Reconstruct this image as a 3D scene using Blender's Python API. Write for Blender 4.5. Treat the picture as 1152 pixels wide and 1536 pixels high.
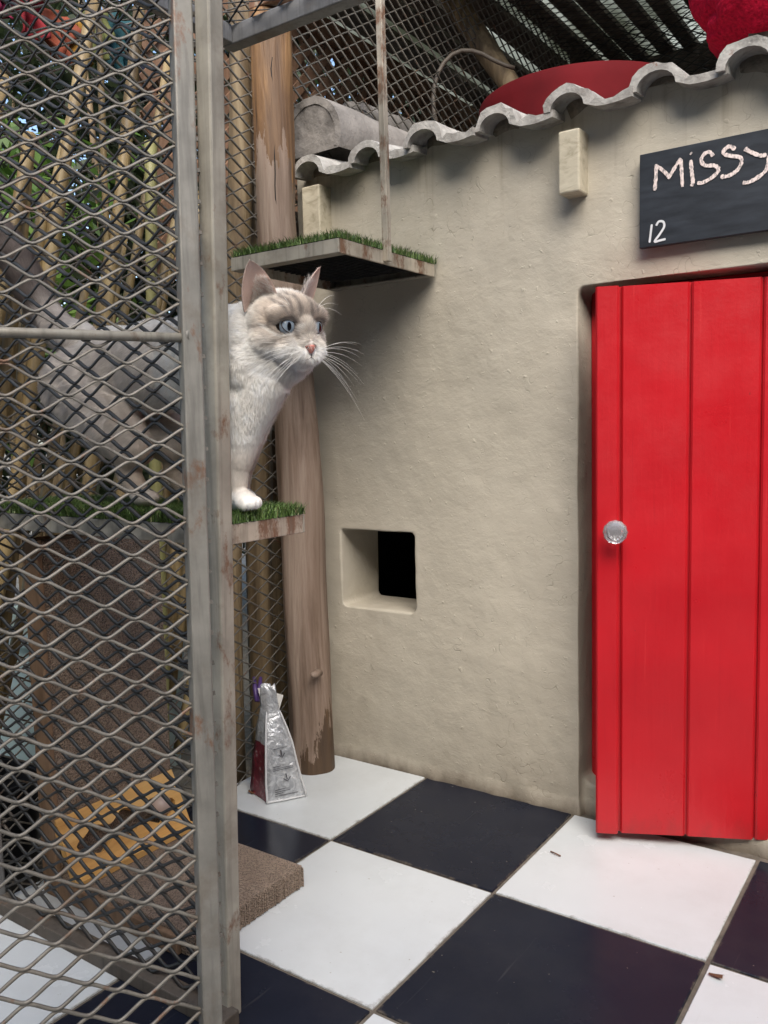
import bpy, bmesh, math, random
import numpy as np
from mathutils import Vector, Matrix, noise
R = math.radians
random.seed(7); rng = np.random.default_rng(7)
for o in list(bpy.data.objects): bpy.data.objects.remove(o)
sc = bpy.context.scene
COL = sc.collection

# ------------------------------------------------------------------ camera
YAW, PITCH, ROLL, FPX = R(-34.926), R(5.412), R(-1.382), 1272.68
CP = np.array([0.93816, -1.47951, 0.73581])
fw = np.array([math.sin(YAW)*math.cos(PITCH), math.cos(YAW)*math.cos(PITCH), -math.sin(PITCH)])
rt = np.array([math.cos(YAW), -math.sin(YAW), 0.0]); up = np.cross(rt, fw)
CRT = math.cos(ROLL)*rt + math.sin(ROLL)*up; CUP = -math.sin(ROLL)*rt + math.cos(ROLL)*up
cd = bpy.data.cameras.new('camera'); cam = bpy.data.objects.new('camera', cd); COL.objects.link(cam)
cam.matrix_world = Matrix([[CRT[i], CUP[i], -fw[i], CP[i]] for i in range(3)] + [[0, 0, 0, 1]])
cd.sensor_fit = 'VERTICAL'; cd.sensor_height = 36; cd.sensor_width = 27; cd.lens = FPX*36/1536
cd.clip_start = 0.02; cd.clip_end = 500
sc.camera = cam

# ------------------------------------------------------------------ sky, sun, exposure
SUN_EL, SUN_AZ = 46, 142        # azimuth clockwise from +Y
w = bpy.data.worlds.new("World"); sc.world = w; w.use_nodes = True
nt = w.node_tree; sky = nt.nodes.new('ShaderNodeTexSky'); sky.sky_type = 'NISHITA'; sky.sun_disc = False
sky.sun_elevation = R(SUN_EL); sky.sun_rotation = R(SUN_AZ); sky.air_density = 1.0; sky.dust_density = 1.5; sky.ozone_density = 1.0
bg = nt.nodes['Background']; nt.links.new(sky.outputs[0], bg.inputs[0]); bg.inputs[1].default_value = 0.15
sl = bpy.data.lights.new('sun', 'SUN'); so = bpy.data.objects.new('sun', sl); COL.objects.link(so)
sl.energy = 2.6; sl.angle = R(48); sl.color = (1.0, .93, .83)
sd = Vector((math.sin(R(SUN_AZ))*math.cos(R(SUN_EL)), math.cos(R(SUN_AZ))*math.cos(R(SUN_EL)), math.sin(R(SUN_EL))))
so.rotation_euler = sd.to_track_quat('Z', 'Y').to_euler()
sc.view_settings.view_transform = 'Standard'; sc.view_settings.look = 'None'; sc.view_settings.exposure = 1.1; sc.view_settings.gamma = 1
sc.render.engine = 'CYCLES'
sc.cycles.max_bounces = 8

# ------------------------------------------------------------------ helpers
def at(x, y, X=None, Y=None, Z=None, D=None):
    """point seen at photo pixel x,y lying on a real plane X=, Y=, Z= (metres) or at depth D"""
    d = fw + CRT*(x-576)/FPX + CUP*(768-y)/FPX
    t = (X-CP[0])/d[0] if X is not None else (Y-CP[1])/d[1] if Y is not None else (Z-CP[2])/d[2] if Z is not None else D
    return Vector(CP + t*d)

def tag(o, label=None, cat=None, group=None, kind=None):
    if label: o['label'] = label
    if cat: o['category'] = cat
    if group: o['group'] = group
    if kind: o['kind'] = kind
    return o
def empty(name, loc, label, cat, group=None, rz=0):
    o = bpy.data.objects.new(name, None); COL.objects.link(o); o.location = loc; o.rotation_euler.z = rz
    o.empty_display_size = .05
    bpy.context.view_layer.update()
    return tag(o, label, cat, group)
def link(name, me, mat=None, parent=None, world=True):
    o = bpy.data.objects.new(name, me); COL.objects.link(o)
    if mat is not None and not me.materials:
        for m in (mat if isinstance(mat, (list, tuple)) else [mat]): me.materials.append(m)
    if parent is not None:
        o.parent = parent
        if world:
            bpy.context.view_layer.update()
            o.matrix_parent_inverse = parent.matrix_world.inverted()
    return o
def smooth(me, on=True):
    me.polygons.foreach_set('use_smooth', [on]*len(me.polygons))

class MB:
    def __init__(s): s.v = []; s.f = []; s.m = []
    def add(s, vs, fs, mi=0):
        b = len(s.v); s.v += [tuple(v) for v in vs]; s.f += [tuple(b+i for i in f) for f in fs]; s.m += [mi]*len(fs)
    def box(s, lo, hi, mi=0, M=None):
        x0, y0, z0 = lo; x1, y1, z1 = hi
        vs = [Vector(p) for p in ((x0,y0,z0),(x1,y0,z0),(x1,y1,z0),(x0,y1,z0),(x0,y0,z1),(x1,y0,z1),(x1,y1,z1),(x0,y1,z1))]
        if M: vs = [M @ v for v in vs]
        s.add(vs, [(0,3,2,1),(4,5,6,7),(0,1,5,4),(1,2,6,5),(2,3,7,6),(3,0,4,7)], mi)
    def bar(s, a, b, w, h=None, upv=(0,0,1), mi=0):
        """rectangular bar from a to b, w across, h along upv"""
        a = Vector(a); b = Vector(b); h = h or w; d = (b-a).normalized(); u = Vector(upv)
        if abs(d.dot(u)) > .95: u = Vector((0,1,0))
        r = d.cross(u).normalized(); u = r.cross(d)
        vs = []
        for p in (a, b):
            for sx, sy in ((-1,-1),(1,-1),(1,1),(-1,1)): vs.append(p + r*sx*w/2 + u*sy*h/2)
        s.add(vs, [(0,1,2,3)[::-1],(4,5,6,7),(0,1,5,4),(1,2,6,5),(2,3,7,6),(3,0,4,7)], mi)
    def tube(s, pts, rad, n=8, cap=True, mi=0, jit=0, squash=None):
        pts = [Vector(p) for p in pts]; rad = rad if isinstance(rad, (list, tuple)) else [rad]*len(pts)
        vs = []; u = None
        for i, p in enumerate(pts):
            d = (pts[min(i+1, len(pts)-1)] - pts[max(i-1, 0)]).normalized()
            if u is None: u = d.orthogonal().normalized()
            u = (u - d*u.dot(d)).normalized(); r = d.cross(u)
            for k in range(n):
                a = 2*math.pi*k/n
                q = rad[i]*(1 + jit*noise.noise(Vector((math.cos(a)*1.3+p.x*7, math.sin(a)*1.3+p.y*7, p.z*4))))
                vs.append(p + (u*math.cos(a) + r*math.sin(a))*q)
        fs = [(i*n+k, i*n+(k+1) % n, (i+1)*n+(k+1) % n, (i+1)*n+k) for i in range(len(pts)-1) for k in range(n)]
        if cap: fs += [tuple(range(n))[::-1], tuple((len(pts)-1)*n+k for k in range(n))]
        s.add(vs, fs, mi)
    def build(s, name, mat, parent=None, sm=False, bevel=0, seg=2):
        me = bpy.data.meshes.new(name); me.from_pydata(s.v, [], s.f); me.update()
        mats = mat if isinstance(mat, (list, tuple)) else [mat]
        for m in mats: me.materials.append(m)
        if len(mats) > 1: me.polygons.foreach_set('material_index', s.m)
        if sm: smooth(me)
        o = link(name, me, None, parent)
        if bevel:
            b = o.modifiers.new('bevel', 'BEVEL'); b.width = bevel; b.segments = seg; b.limit_method = 'ANGLE'; b.angle_limit = R(35)
        return o

# ------------------------------------------------------------------ materials
class NM:
    def __init__(s, name):
        s.m = bpy.data.materials.new(name); s.m.use_nodes = True; s.t = s.m.node_tree; s.n = s.t.nodes
        s.b = s.n['Principled BSDF']; s.co = s.n.new('ShaderNodeTexCoord')
    def node(s, ty, **kw):
        n = s.n.new(ty)
        for k, v in kw.items(): setattr(n, k, v)
        return n
    def l(s, a, b): s.t.links.new(a, b)
    def map(s, scale=(1,1,1), loc=(0,0,0), rot=(0,0,0), src='Object'):
        m = s.node('ShaderNodeMapping'); s.l(s.co.outputs[src], m.inputs[0])
        m.inputs['Scale'].default_value = scale; m.inputs['Location'].default_value = loc; m.inputs['Rotation'].default_value = rot
        return m.outputs[0]
    def noise(s, vec, scale, detail=5, rough=.55, dist=0):
        n = s.node('ShaderNodeTexNoise'); s.l(vec, n.inputs['Vector']); n.inputs['Scale'].default_value = scale
        n.inputs['Detail'].default_value = detail; n.inputs['Roughness'].default_value = rough; n.inputs['Distortion'].default_value = dist
        return n.outputs['Fac']
    def ramp(s, fac, stops, interp='LINEAR'):
        r = s.node('ShaderNodeValToRGB'); s.l(fac, r.inputs[0]); cr = r.color_ramp; cr.interpolation = interp
        while len(cr.elements) < len(stops): cr.elements.new(.5)
        for e, (p, c) in zip(cr.elements, stops):
            e.position = p; e.color = (c, c, c, 1) if isinstance(c, (int, float)) else (*c, 1)
        return r.outputs[0]
    def mix(s, fac, a, b, mode='MIX'):
        m = s.node('ShaderNodeMix', data_type='RGBA', blend_type=mode)
        for sock, v in ((m.inputs[0], fac), (m.inputs[6], a), (m.inputs[7], b)):
            if isinstance(v, (int, float)): sock.default_value = v
            elif isinstance(v, tuple): sock.default_value = (*v, 1)
            else: s.l(v, sock)
        return m.outputs[2]
    def math(s, op, a, b=0, clamp=False):
        m = s.node('ShaderNodeMath', operation=op, use_clamp=clamp)
        for i, v in enumerate((a, b)):
            if isinstance(v, (int, float)): m.inputs[i].default_value = v
            else: s.l(v, m.inputs[i])
        return m.outputs[0]
    def sep(s, vec):
        n = s.node('ShaderNodeSeparateXYZ'); s.l(vec, n.inputs[0]); return n.outputs
    def color(s, c):
        if isinstance(c, tuple): s.b.inputs['Base Color'].default_value = (*c, 1)
        else: s.l(c, s.b.inputs['Base Color'])
        return s
    def rough(s, v):
        if isinstance(v, (int, float)): s.b.inputs['Roughness'].default_value = v
        else: s.l(v, s.b.inputs['Roughness'])
        return s
    def bump(s, h, strength=.4, dist=.002):
        b = s.node('ShaderNodeBump'); b.inputs['Strength'].default_value = strength; b.inputs['Distance'].default_value = dist
        s.l(h, b.inputs['Height'])
        if s.b.inputs['Normal'].is_linked: s.l(s.b.inputs['Normal'].links[0].from_socket, b.inputs['Normal'])
        s.l(b.outputs[0], s.b.inputs['Normal']); return s
    def set(s, **kw):
        for k, v in kw.items(): s.b.inputs[k.replace('_', ' ')].default_value = v
        return s

def plain(name, c, r=.6, var=.25, sc_=12, bump=.2, bs=60, bd=.001, metal=0, c2=None):
    m = NM(name); v = m.map(); n = m.noise(v, sc_)
    c2 = c2 or tuple(x*(1-var) for x in c)
    m.color(m.mix(m.ramp(n, [(.3, 0.0), (.7, 1.0)]), c2, c)).rough(r).set(Metallic=metal)
    if bump: m.bump(m.noise(v, bs), bump, bd)
    return m.m

def m_plaster():
    m = NM('cream_plaster'); v = m.map()
    big = m.noise(v, 2.2, 4); mid = m.noise(m.map(loc=(3,1,2)), 14, 6)
    c = m.mix(m.ramp(big, [(.35, 0.), (.65, 1.)]), (.46,.42,.34), (.53,.485,.395))
    c = m.mix(m.ramp(mid, [(.45, 0.), (.8, .35)]), c, (.38,.34,.27))
    z = m.sep(m.co.outputs['Object'])[2]; x = m.sep(m.co.outputs['Object'])[0]
    # dirt band with ragged edge along the foot of the wall
    e = m.math('ADD', m.math('MULTIPLY', z, -26), m.math('MULTIPLY', m.noise(m.map(scale=(1,1,.6)), 18, 8, .7), 1.5))
    c = m.mix(m.ramp(e, [(0.0, 0.), (.80, .9)]), c, (.11,.085,.06))
    sp_ = m.math('ADD', m.math('MULTIPLY', z, -3.2), m.math('MULTIPLY', m.noise(m.map(loc=(6,6,6)), 9, 8, .75), 1.7)); c = m.mix(m.ramp(sp_, [(.35, 0.), (1.0, .45)]), c, (.24,.205,.16))
    # run stains below the eave tiles
    st = m.noise(m.map(scale=(1,1,.05), loc=(.3,0,0)), 42, 5)
    top = m.ramp(m.math('MULTIPLY', m.math('SUBTRACT', z, 1.10), 5.5), [(.0, 0.), (1., .8)])
    c = m.mix(m.math('MULTIPLY', m.ramp(st, [(.55, 0.), (.72, .7)]), top), c, (.20,.15,.09))
    m.color(c).rough(.62)
    trow = m.noise(m.map(scale=(.7,1,1.2), rot=(0,.6,0)), 21, 7, .66, .3)
    vo = m.node('ShaderNodeTexVoronoi', feature='DISTANCE_TO_EDGE'); m.l(m.map(scale=(1,1,1)), vo.inputs['Vector']); vo.inputs['Scale'].default_value = 5.5
    wv = m.node('ShaderNodeVectorMath', operation='ADD'); m.l(m.map(), wv.inputs[0]); nn_ = m.node('ShaderNodeTexNoise'); m.l(m.map(), nn_.inputs['Vector']); nn_.inputs['Scale'].default_value = 9
    m.l(nn_.outputs['Color'], wv.inputs[1]); m.l(wv.outputs[0], vo.inputs['Vector'])
    gate_ = m.ramp(m.noise(m.map(loc=(7,7,7)), 3.1, 2), [(.52, 0.), (.60, 1.)])
    crk = m.math('MULTIPLY', m.ramp(vo.outputs['Distance'], [(0.0, 1.), (.010, 0.)]), gate_)
    m.color(m.mix(m.math('MULTIPLY', crk, .5), c, (.22,.19,.14)))
    pits = m.ramp(m.noise(m.map(loc=(2,8,1)), 75, 2, .5), [(.66, 0.), (.74, 1.)])
    m.bump(m.math('SUBTRACT', pits, crk), .35, .0022); m.bump(trow, .34, .006); m.bump(m.noise(v, 120, 4), .40, .0016); m.bump(m.noise(v, 8, 3), .28, .010)
    return m.m
def m_redpaint():
    m = NM('glossy_red_paint'); v = m.map()
    n = m.noise(v, 5, 4)
    c = m.mix(m.ramp(n, [(.35, 0.), (.65, 1.)]), (.43,.008,.014), (.50,.011,.018))
    br = m.noise(m.map(scale=(1,1,.03), loc=(1,1,1)), 130, 6, .7)
    c = m.mix(m.ramp(br, [(.58, 0.), (.74, .55)]), c, (.36,.006,.012)); c = m.mix(m.ramp(br, [(.26, .45), (.38, 0.)]), c, (.66,.05,.05))
    z = m.sep(m.co.outputs['Object'])[2]
    dirt = m.math('ADD', m.math('MULTIPLY', z, -9), m.math('MULTIPLY', m.noise(m.map(scale=(1,1,.5)), 26, 8, .7), 1.6))
    c = m.mix(m.ramp(dirt, [(.35, 0.), (1., .55)]), c, (.16,.03,.025))
    chip = m.ramp(m.noise(m.map(loc=(3,9,2), scale=(1,1,.5)), 85, 3, .6), [(.755, 0.), (.765, 1.)])
    c = m.mix(m.math('MULTIPLY', chip, .8), c, (.14,.02,.02))
    m.color(c).rough(m.ramp(m.noise(m.map(loc=(2,2,2)), 7, 6, .7), [(.3, .24), (.7, .46)])).set(Specular_IOR_Level=.5)
    m.bump(m.noise(v, 170, 3), .22, .0010); m.bump(m.noise(m.map(scale=(1,1,.04)), 110, 5), .38, .0011); m.bump(m.noise(v, 6, 2), .3, .008)
    return m.m
def m_galv(name='weathered_grey_steel', c=(.225,.215,.19), rust=.585, rough=.55):
    m = NM(name); v = m.map(src='Object')
    n = m.noise(v, 18, 6); c1 = m.mix(m.ramp(n, [(.3, 0.), (.7, 1.)]), tuple(x*.72 for x in c), tuple(min(1, x*1.2) for x in c))
    r = m.noise(m.map(loc=(5,5,5), scale=(1,1,.55)), 24, 8, .7)
    c1 = m.mix(m.ramp(r, [(rust-.02, 0.), (rust+.07, .9)]), c1, (.17,.075,.035))
    fl = m.noise(m.map(loc=(9,1,4)), 34, 6, .65)
    c1 = m.mix(m.ramp(fl, [(.70, 0.), (.73, 1.)]), c1, (.45,.42,.37))
    sk = m.noise(m.map(scale=(1,1,.05), loc=(1,2,3)), 120, 5); c1 = m.mix(m.ramp(sk, [(.5, 0.), (.7, .55)]), c1, tuple(x*.45 for x in c))
    gr_ = m.noise(m.map(loc=(2,2,8)), 9, 7, .7); c1 = m.mix(m.ramp(gr_, [(.52, 0.), (.70, .55)]), c1, (.12,.085,.055))
    m.color(c1).rough(rough).set(Metallic=.25); m.bump(m.noise(v, 120, 5), .35, .0008)
    return m.m
def m_log():
    m = NM('log_wood_half_painted'); o = m.co.outputs['Object']; s = m.sep(o)
    gr = m.noise(m.map(scale=(1,1,.07)), 55, 6, .6, .5)
    wood = m.ramp(gr, [(.28, (.045,.022,.010)), (.5, (.20,.105,.042)), (.72, (.42,.24,.10))])
    blot = m.noise(m.map(scale=(1,1,.3)), 11, 4); wood = m.mix(m.ramp(blot, [(.4, 0.), (.62, .75)]), wood, (.10,.055,.028))
    wood = m.mix(m.ramp(m.math('ADD', s[2], m.math('MULTIPLY', m.noise(m.map(scale=(1,1,.3)), 20, 6, .7), .25)), [(.20, .85), (.60, 0.)]), wood, (.055,.034,.020))
    paint = m.ramp(m.noise(m.map(scale=(1,1,.06)), 42, 7, .65, .4), [(.3, (.11,.07,.045)), (.47, (.22,.155,.115)), (.62, (.29,.22,.17)), (.78, (.16,.10,.065))])
    nz = m.math('MULTIPLY', m.math('SUBTRACT', m.noise(m.map(scale=(1,1,.16)), 34, 7, .7), .5), .62)
    t = m.math('LESS_THAN', m.math('ADD', s[2], nz), 1.30)
    b = m.math('GREATER_THAN', m.math('ADD', m.math('ADD', s[2], nz), m.math('MULTIPLY', s[0], -1.6)), .40)
    m.color(m.mix(m.math('MULTIPLY', t, b), wood, paint)).rough(.62)
    m.bump(gr, .7, .006); m.bump(m.noise(m.map(scale=(1,1,.2)), 12, 4), .5, .012); return m.m
def m_wood(name, dark, mid, light, sc_=30, sq=.08, rough=.65, bump=.4, axis=2):
    m = NM(name); s3 = [1,1,1]; s3[axis] = sq
    g = m.noise(m.map(scale=tuple(s3)), sc_, 6, .6, .6)
    m.color(m.ramp(g, [(.28, dark), (.5, mid), (.72, light)])).rough(rough); m.bump(g, bump, .002); return m.m
def m_card():
    m = NM('corrugated_cardboard'); v = m.map()
    vo = m.node('ShaderNodeTexVoronoi'); m.l(v, vo.inputs['Vector']); vo.inputs['Scale'].default_value = 380
    n = m.noise(v, 9, 5)
    c = m.mix(m.ramp(n, [(.3, 0.), (.7, 1.)]), (.29,.215,.16), (.44,.34,.26))
    c = m.mix(m.ramp(vo.outputs['Distance'], [(.1, 0.), (.55, .85)]), (.09,.065,.048), c)
    m.color(c).rough(.9); m.bump(vo.outputs['Distance'], .9, .004); return m.m
def m_tilepaint():
    m = NM('grey_painted_roof_tile'); v = m.map()
    n = m.noise(v, 22, 8, .65)
    c = m.ramp(n, [(.3, (.17,.155,.14)), (.48, (.34,.325,.30)), (.68, (.50,.485,.45))])
    c = m.mix(m.ramp(m.noise(m.map(loc=(4,4,1)), 40, 6, .7), [(.64, 0.), (.70, .9)]), c, (.24,.13,.09))
    m.color(c).rough(.8); m.bump(m.noise(v, 75, 8, .7), .8, .005); return m.m

M = {}
M['plaster'] = m_plaster(); M['red'] = m_redpaint(); M['steel'] = m_galv()
M['lightsteel'] = m_galv('pale_grey_steel', (.36,.335,.28), .60)
M['mesh'] = m_galv('galvanised_mesh_steel', (.19,.175,.15), .60, .55)
M['darkmesh'] = m_galv('dark_weathered_mesh_steel', (.035,.036,.036), .74, .5); M['backmesh'] = m_galv('brownish_mesh_steel', (.16,.15,.13), .6, .5)
M['framesteel'] = m_galv('bluish_grey_steel', (.20,.20,.20), .70)
M['rusty'] = m_galv('cream_steel_with_rust_spots', (.46,.41,.33), .50)
M['log'] = m_log(); M['card'] = m_card(); M['tile'] = m_tilepaint()
M['cardside'] = m_wood('brown_card_side', (.13,.075,.04), (.24,.15,.09), (.32,.21,.13), 30, .2, .8)
M['pine'] = m_wood('varnished_pine', (.50,.25,.07), (.72,.42,.14), (.80,.52,.22), 26, .12, .4, .1, 1)
M['pole'] = m_wood('weathered_pole_wood', (.06,.04,.022), (.22,.155,.085), (.38,.29,.17), 34, .06)
M['cane'] = m_wood('yellow_cane', (.09,.06,.025), (.29,.205,.09), (.46,.35,.17), 22, .05, .5, .2)
M['greencane'] = m_wood('green_cane', (.10,.10,.03), (.26,.25,.10), (.36,.34,.15), 22, .05, .5, .2)
M['lattice'] = m_wood('brown_lattice_wood', (.07,.035,.02), (.19,.105,.06), (.28,.17,.11), 24, .3, .75)
M['darkwood'] = m_wood('dark_beam_wood', (.035,.027,.022), (.10,.08,.065), (.18,.15,.12), 24, .3, .8)
M['rafter'] = m_wood('cream_painted_timber', (.30,.26,.18), (.50,.45,.34), (.58,.53,.41), 60, .5, .6, .5, 0)
M['black'] = plain('matt_black_shade', (.010,.010,.010), .9, bump=0)
M['darkred'] = plain('dark_red_drum_paint', (.12,.005,.008), .8, .4, 8, .2, 40); M['darkred'].node_tree.nodes['Principled BSDF'].inputs['Specular IOR Level'].default_value = .15
M['chalkboard'] = None

# ------------------------------------------------------------------ floor and ground
S = .33
def tile_material(name, a, b, r0, r1):
    m = NM(name); v = m.map(); n = m.noise(v, 3, 4)
    c = m.mix(m.ramp(n, [(.3, 0.), (.7, 1.)]), a, b)
    sp = m.noise(m.map(loc=(1,2,3)), 120, 2, .5)
    c = m.mix(m.ramp(sp, [(.74, 0.), (.77, .6)]), c, (.25,.22,.18))
    du = m.noise(m.map(loc=(3,1,0)), 5, 9, .75); c = m.mix(m.ramp(du, [(.45, 0.), (.80, .18 if a[0] > .1 else .05)]), c, (.20,.175,.145))
    sc2 = m.noise(m.map(scale=(1,.05,1), rot=(0,0,.7)), 70, 3); c = m.mix(m.ramp(sc2, [(.70, 0.), (.74, .05)]), c, (.30,.28,.26))
    fx = m.node('ShaderNodeVectorMath', operation='SCALE'); m.l(m.co.outputs['Object'], fx.inputs[0]); fx.inputs['Scale'].default_value = 1/.33
    ff = m.node('ShaderNodeVectorMath', operation='FRACTION'); m.l(fx.outputs[0], ff.inputs[0]); q = m.sep(ff.outputs[0])
    ed = m.math('MINIMUM', m.math('MINIMUM', q[0], m.math('SUBTRACT', 1, q[0])), m.math('MINIMUM', q[1], m.math('SUBTRACT', 1, q[1])))
    ed = m.math('ADD', ed, m.math('MULTIPLY', m.math('SUBTRACT', m.noise(v, 30, 8, .75), .5), .09))
    c = m.mix(m.ramp(ed, [(.0, .6), (.014, 0.)]), c, (.15,.125,.095))
    m.color(c).rough(m.ramp(m.noise(v, 7, 6, .65), [(.3, r0), (.7, r1)])); m.bump(m.noise(v, 4, 2), .25, .003); m.set(Specular_IOR_Level=.30 if a[0] > .1 else .13)
    return m.m
white_t = tile_material('white_glazed_tile', (.54,.57,.58), (.60,.63,.64), .16, .30)
black_t = tile_material('black_glazed_tile', (.009,.011,.019), (.014,.017,.028), .14, .30)
grout = plain('dirty_grout', (.17,.145,.115), .9, .55, 40, .6, 200, .002)
fl = MB()
X0 = -.33
fl.box((X0, -3.63, -.05), (3.3, .0, -.0035), 2)
fl.box((X0, 0.0, -.05), (3.3, 1.2, -.0035), 2)
for i in range(-1, 10):
    for j in range(-11, 0):
        g = .0032 + random.uniform(-.0004, .0004)
        x0, x1, y0, y1 = i*S+g, (i+1)*S-g, j*S+g, (j+1)*S-g
        mi = 0 if (i+j) % 2 == 0 else 1
        dz = [random.uniform(-.0005, .0003) for _ in range(4)]; e = .0012
        vs = [(x0,y0,-.004),(x1,y0,-.004),(x1,y1,-.004),(x0,y1,-.004),
              (x0,y0,dz[0]-e),(x1,y0,dz[1]-e),(x1,y1,dz[2]-e),(x0,y1,dz[3]-e),
              (x0+e,y0+e,dz[0]),(x1-e,y0+e,dz[1]),(x1-e,y1-e,dz[2]),(x0+e,y1-e,dz[3])]
        fl.add(vs, [(0,1,5,4),(1,2,6,5),(2,3,7,6),(3,0,4,7),(4,5,9,8),(5,6,10,9),(6,7,11,10),(7,4,8,11),(8,9,10,11)], mi)
tag(fl.build('floor', [white_t, black_t, grout]), kind='structure')
soil = NM('pale_dusty_ground'); v = soil.map(); n = soil.noise(v, 6, 8, .65)
soil.color(soil.ramp(n, [(.3, (.10,.085,.06)), (.7, (.30,.27,.22))])).rough(.95); soil.bump(soil.noise(v, 40, 6), .8, .02)
gm = MB(); gm.add([(-60,-60,-.06),(60,-60,-.06),(60,60,-.06),(-60,60,-.06)], [(0,1,2,3)])
tag(gm.build('ground', soil.m), kind='structure')
debris = plain('dry_leaf_brown', (.16,.07,.035), .8, .4, 30)
def crumb(px, py, s, label, name='leaf_scrap', cat='dry leaf'):
    p = at(px, py, Z=.001); mb = MB(); n = 7
    vs = [p + Vector((0,0,.004*s))]
    for k in range(n):
        a = 2*math.pi*k/n; r = s*random.uniform(.4, 1)*.012
        vs.append(p + Vector((math.cos(a)*r*1.6, math.sin(a)*r*.7, random.uniform(.0005, .006)*s)))
    mb.add(vs, [(0, 1+k, 1+(k+1) % n) for k in range(n)])
    tag(mb.build(name, debris), label, cat)
crumb(1072, 1465, 1.0, 'curled brown dry leaf on the white tile at the front right corner')
tw = MB(); tw.tube([at(826,1277,Z=.002), at(833,1280,Z=.004), at(841,1284,Z=.002)], .0012, 6)
tag(tw.build('twig', debris), 'short dark twig lying on the white tile below the red door', 'twig')
crumb(377, 1190, .9, 'small dark scrap on the white tile left of the foil pouch')

# ------------------------------------------------------------------ cat house
house = empty('cat_house', (.5, .45, 0), 'small cream plastered cat house with red plank door and tiled eave', 'house')
WT = 1.300
def rounded_prism(x0, x1, z0, z1, y0, y1, r=.012, n=5):
    pts = []
    for cx, cz, a0 in ((x1-r, z1-r, 0), (x0+r, z1-r, 90), (x0+r, z0+r, 180), (x1-r, z0+r, 270)):
        for k in range(n+1):
            a = R(a0+90*k/n); pts.append((cx+r*math.cos(a), cz+r*math.sin(a)))
    m = len(pts); mb = MB()
    mb.add([(x, y0, z) for x, z in pts]+[(x, y1, z) for x, z in pts],
           [tuple(range(m)), tuple(range(m, 2*m))[::-1]]+[(k, m+k, m+(k+1) % m, (k+1) % m) for k in range(m)])
    return mb
wb = MB(); wb.box((-.31, 0.0, -.02), (1.35, .145, WT)); wall = wb.build('wall', M['plaster'])
cut1 = rounded_prism(-.2135, -.0205, .352, .524, -.1, .3, .008).build('c1', M['plaster'])
cut2 = rounded_prism(.3405, .96, .055, .987, -.1, .3, .018).build('c2', M['plaster'])
cut3 = rounded_prism(.3405, .96, -.1, .3, -.1, .022, .002).build('c3', M['plaster'])
for c in (cut1, cut2, cut3):
    b = wall.modifiers.new('b', 'BOOLEAN'); b.object = c; b.operation = 'DIFFERENCE'; b.solver = 'EXACT'
rm = wall.modifiers.new('r', 'REMESH'); rm.mode = 'VOXEL'; rm.voxel_size = .0042
sm_ = wall.modifiers.new('s', 'SMOOTH'); sm_.iterations = 1; sm_.factor = .5
dg = bpy.context.evaluated_depsgraph_get(); dg.update()
wm = bpy.data.meshes.new_from_object(wall.evaluated_get(dg))
for c in (cut1, cut2, cut3, wall): bpy.data.objects.remove(c)
co = np.empty(len(wm.vertices)*3, np.float32); wm.vertices.foreach_get('co', co); co = co.reshape(-1, 3)
no = np.empty_like(co); wm.vertices.foreach_get('normal', no.ravel()) if False else None
nn = np.empty(len(wm.vertices)*3, np.float32); wm.vertex_normals.foreach_get('vector', nn); nn = nn.reshape(-1, 3)
d = np.array([noise.fractal(Vector((float(a)*5, float(b)*5, float(c)*5)), 1.0, 2.0, 2)*.0030 +
              noise.noise(Vector((float(a)*38, float(b)*38, float(c)*30)))*.0007 for a, b, c in co], np.float32)
# rough mortar lip along the foot of the wall
lip = np.clip(1-co[:, 2]/.03, 0, 1)*np.array([max(0, .5+noise.noise(Vector((float(a)*22, float(b)*22, 3.1)))) for a, b, c in co])*.009
d = d + lip*(np.abs(nn[:, 2]) < .5)
co += nn*d[:, None]; wm.vertices.foreach_set('co', co.ravel()); wm.update(); smooth(wm)
wall = link('wall', wm, M['plaster'], house); wall.name = 'wall'
if not wm.materials: wm.materials.append(M['plaster'])
# side and rear walls, ceiling: enclosure with black inner parts standing in for the shade
sb = MB(); sb.box((-.31, .146, -.02), (-.30, 1.05, 1.298)); sb.build('side_wall', M['plaster'], house)
sb = MB(); sb.box((-.2985, .147, .0), (-.292, .929, 1.29)); sb.build('shade_lining', M['black'], house)  # black sheet put in for the shade behind the hole
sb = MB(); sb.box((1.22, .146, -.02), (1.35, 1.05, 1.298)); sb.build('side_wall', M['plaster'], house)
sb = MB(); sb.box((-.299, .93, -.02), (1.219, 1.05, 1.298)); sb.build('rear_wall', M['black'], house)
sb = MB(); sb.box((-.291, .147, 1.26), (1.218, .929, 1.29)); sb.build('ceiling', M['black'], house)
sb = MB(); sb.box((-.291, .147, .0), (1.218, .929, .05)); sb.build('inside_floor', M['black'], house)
# red frame set in the reveal
fr = MB(); fr.box((.3425, .062, .056), (.366, .125, .985)); fr.box((.366, .062, .955), (.957, .125, .985)); fr.box((.934, .062, .056), (.957, .125, .955))
fr.build('door_frame', M['red'], house, bevel=.002)
# ---- the door, ajar
dl = Vector((.405, -.080, 0)); dw = .55; dirv = Vector((.9345, .3560, 0)).normalized(); nrm = Vector((dirv.y, -dirv.x, 0))
ang = math.atan2(dirv.y, dirv.x); DM = Matrix.Translation(dl) @ Matrix.Rotation(ang, 4, 'Z')
Z0, Z1 = .0165, .968
bounds = [0.0, .040, .152, .262, .372, .482, .55]
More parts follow.
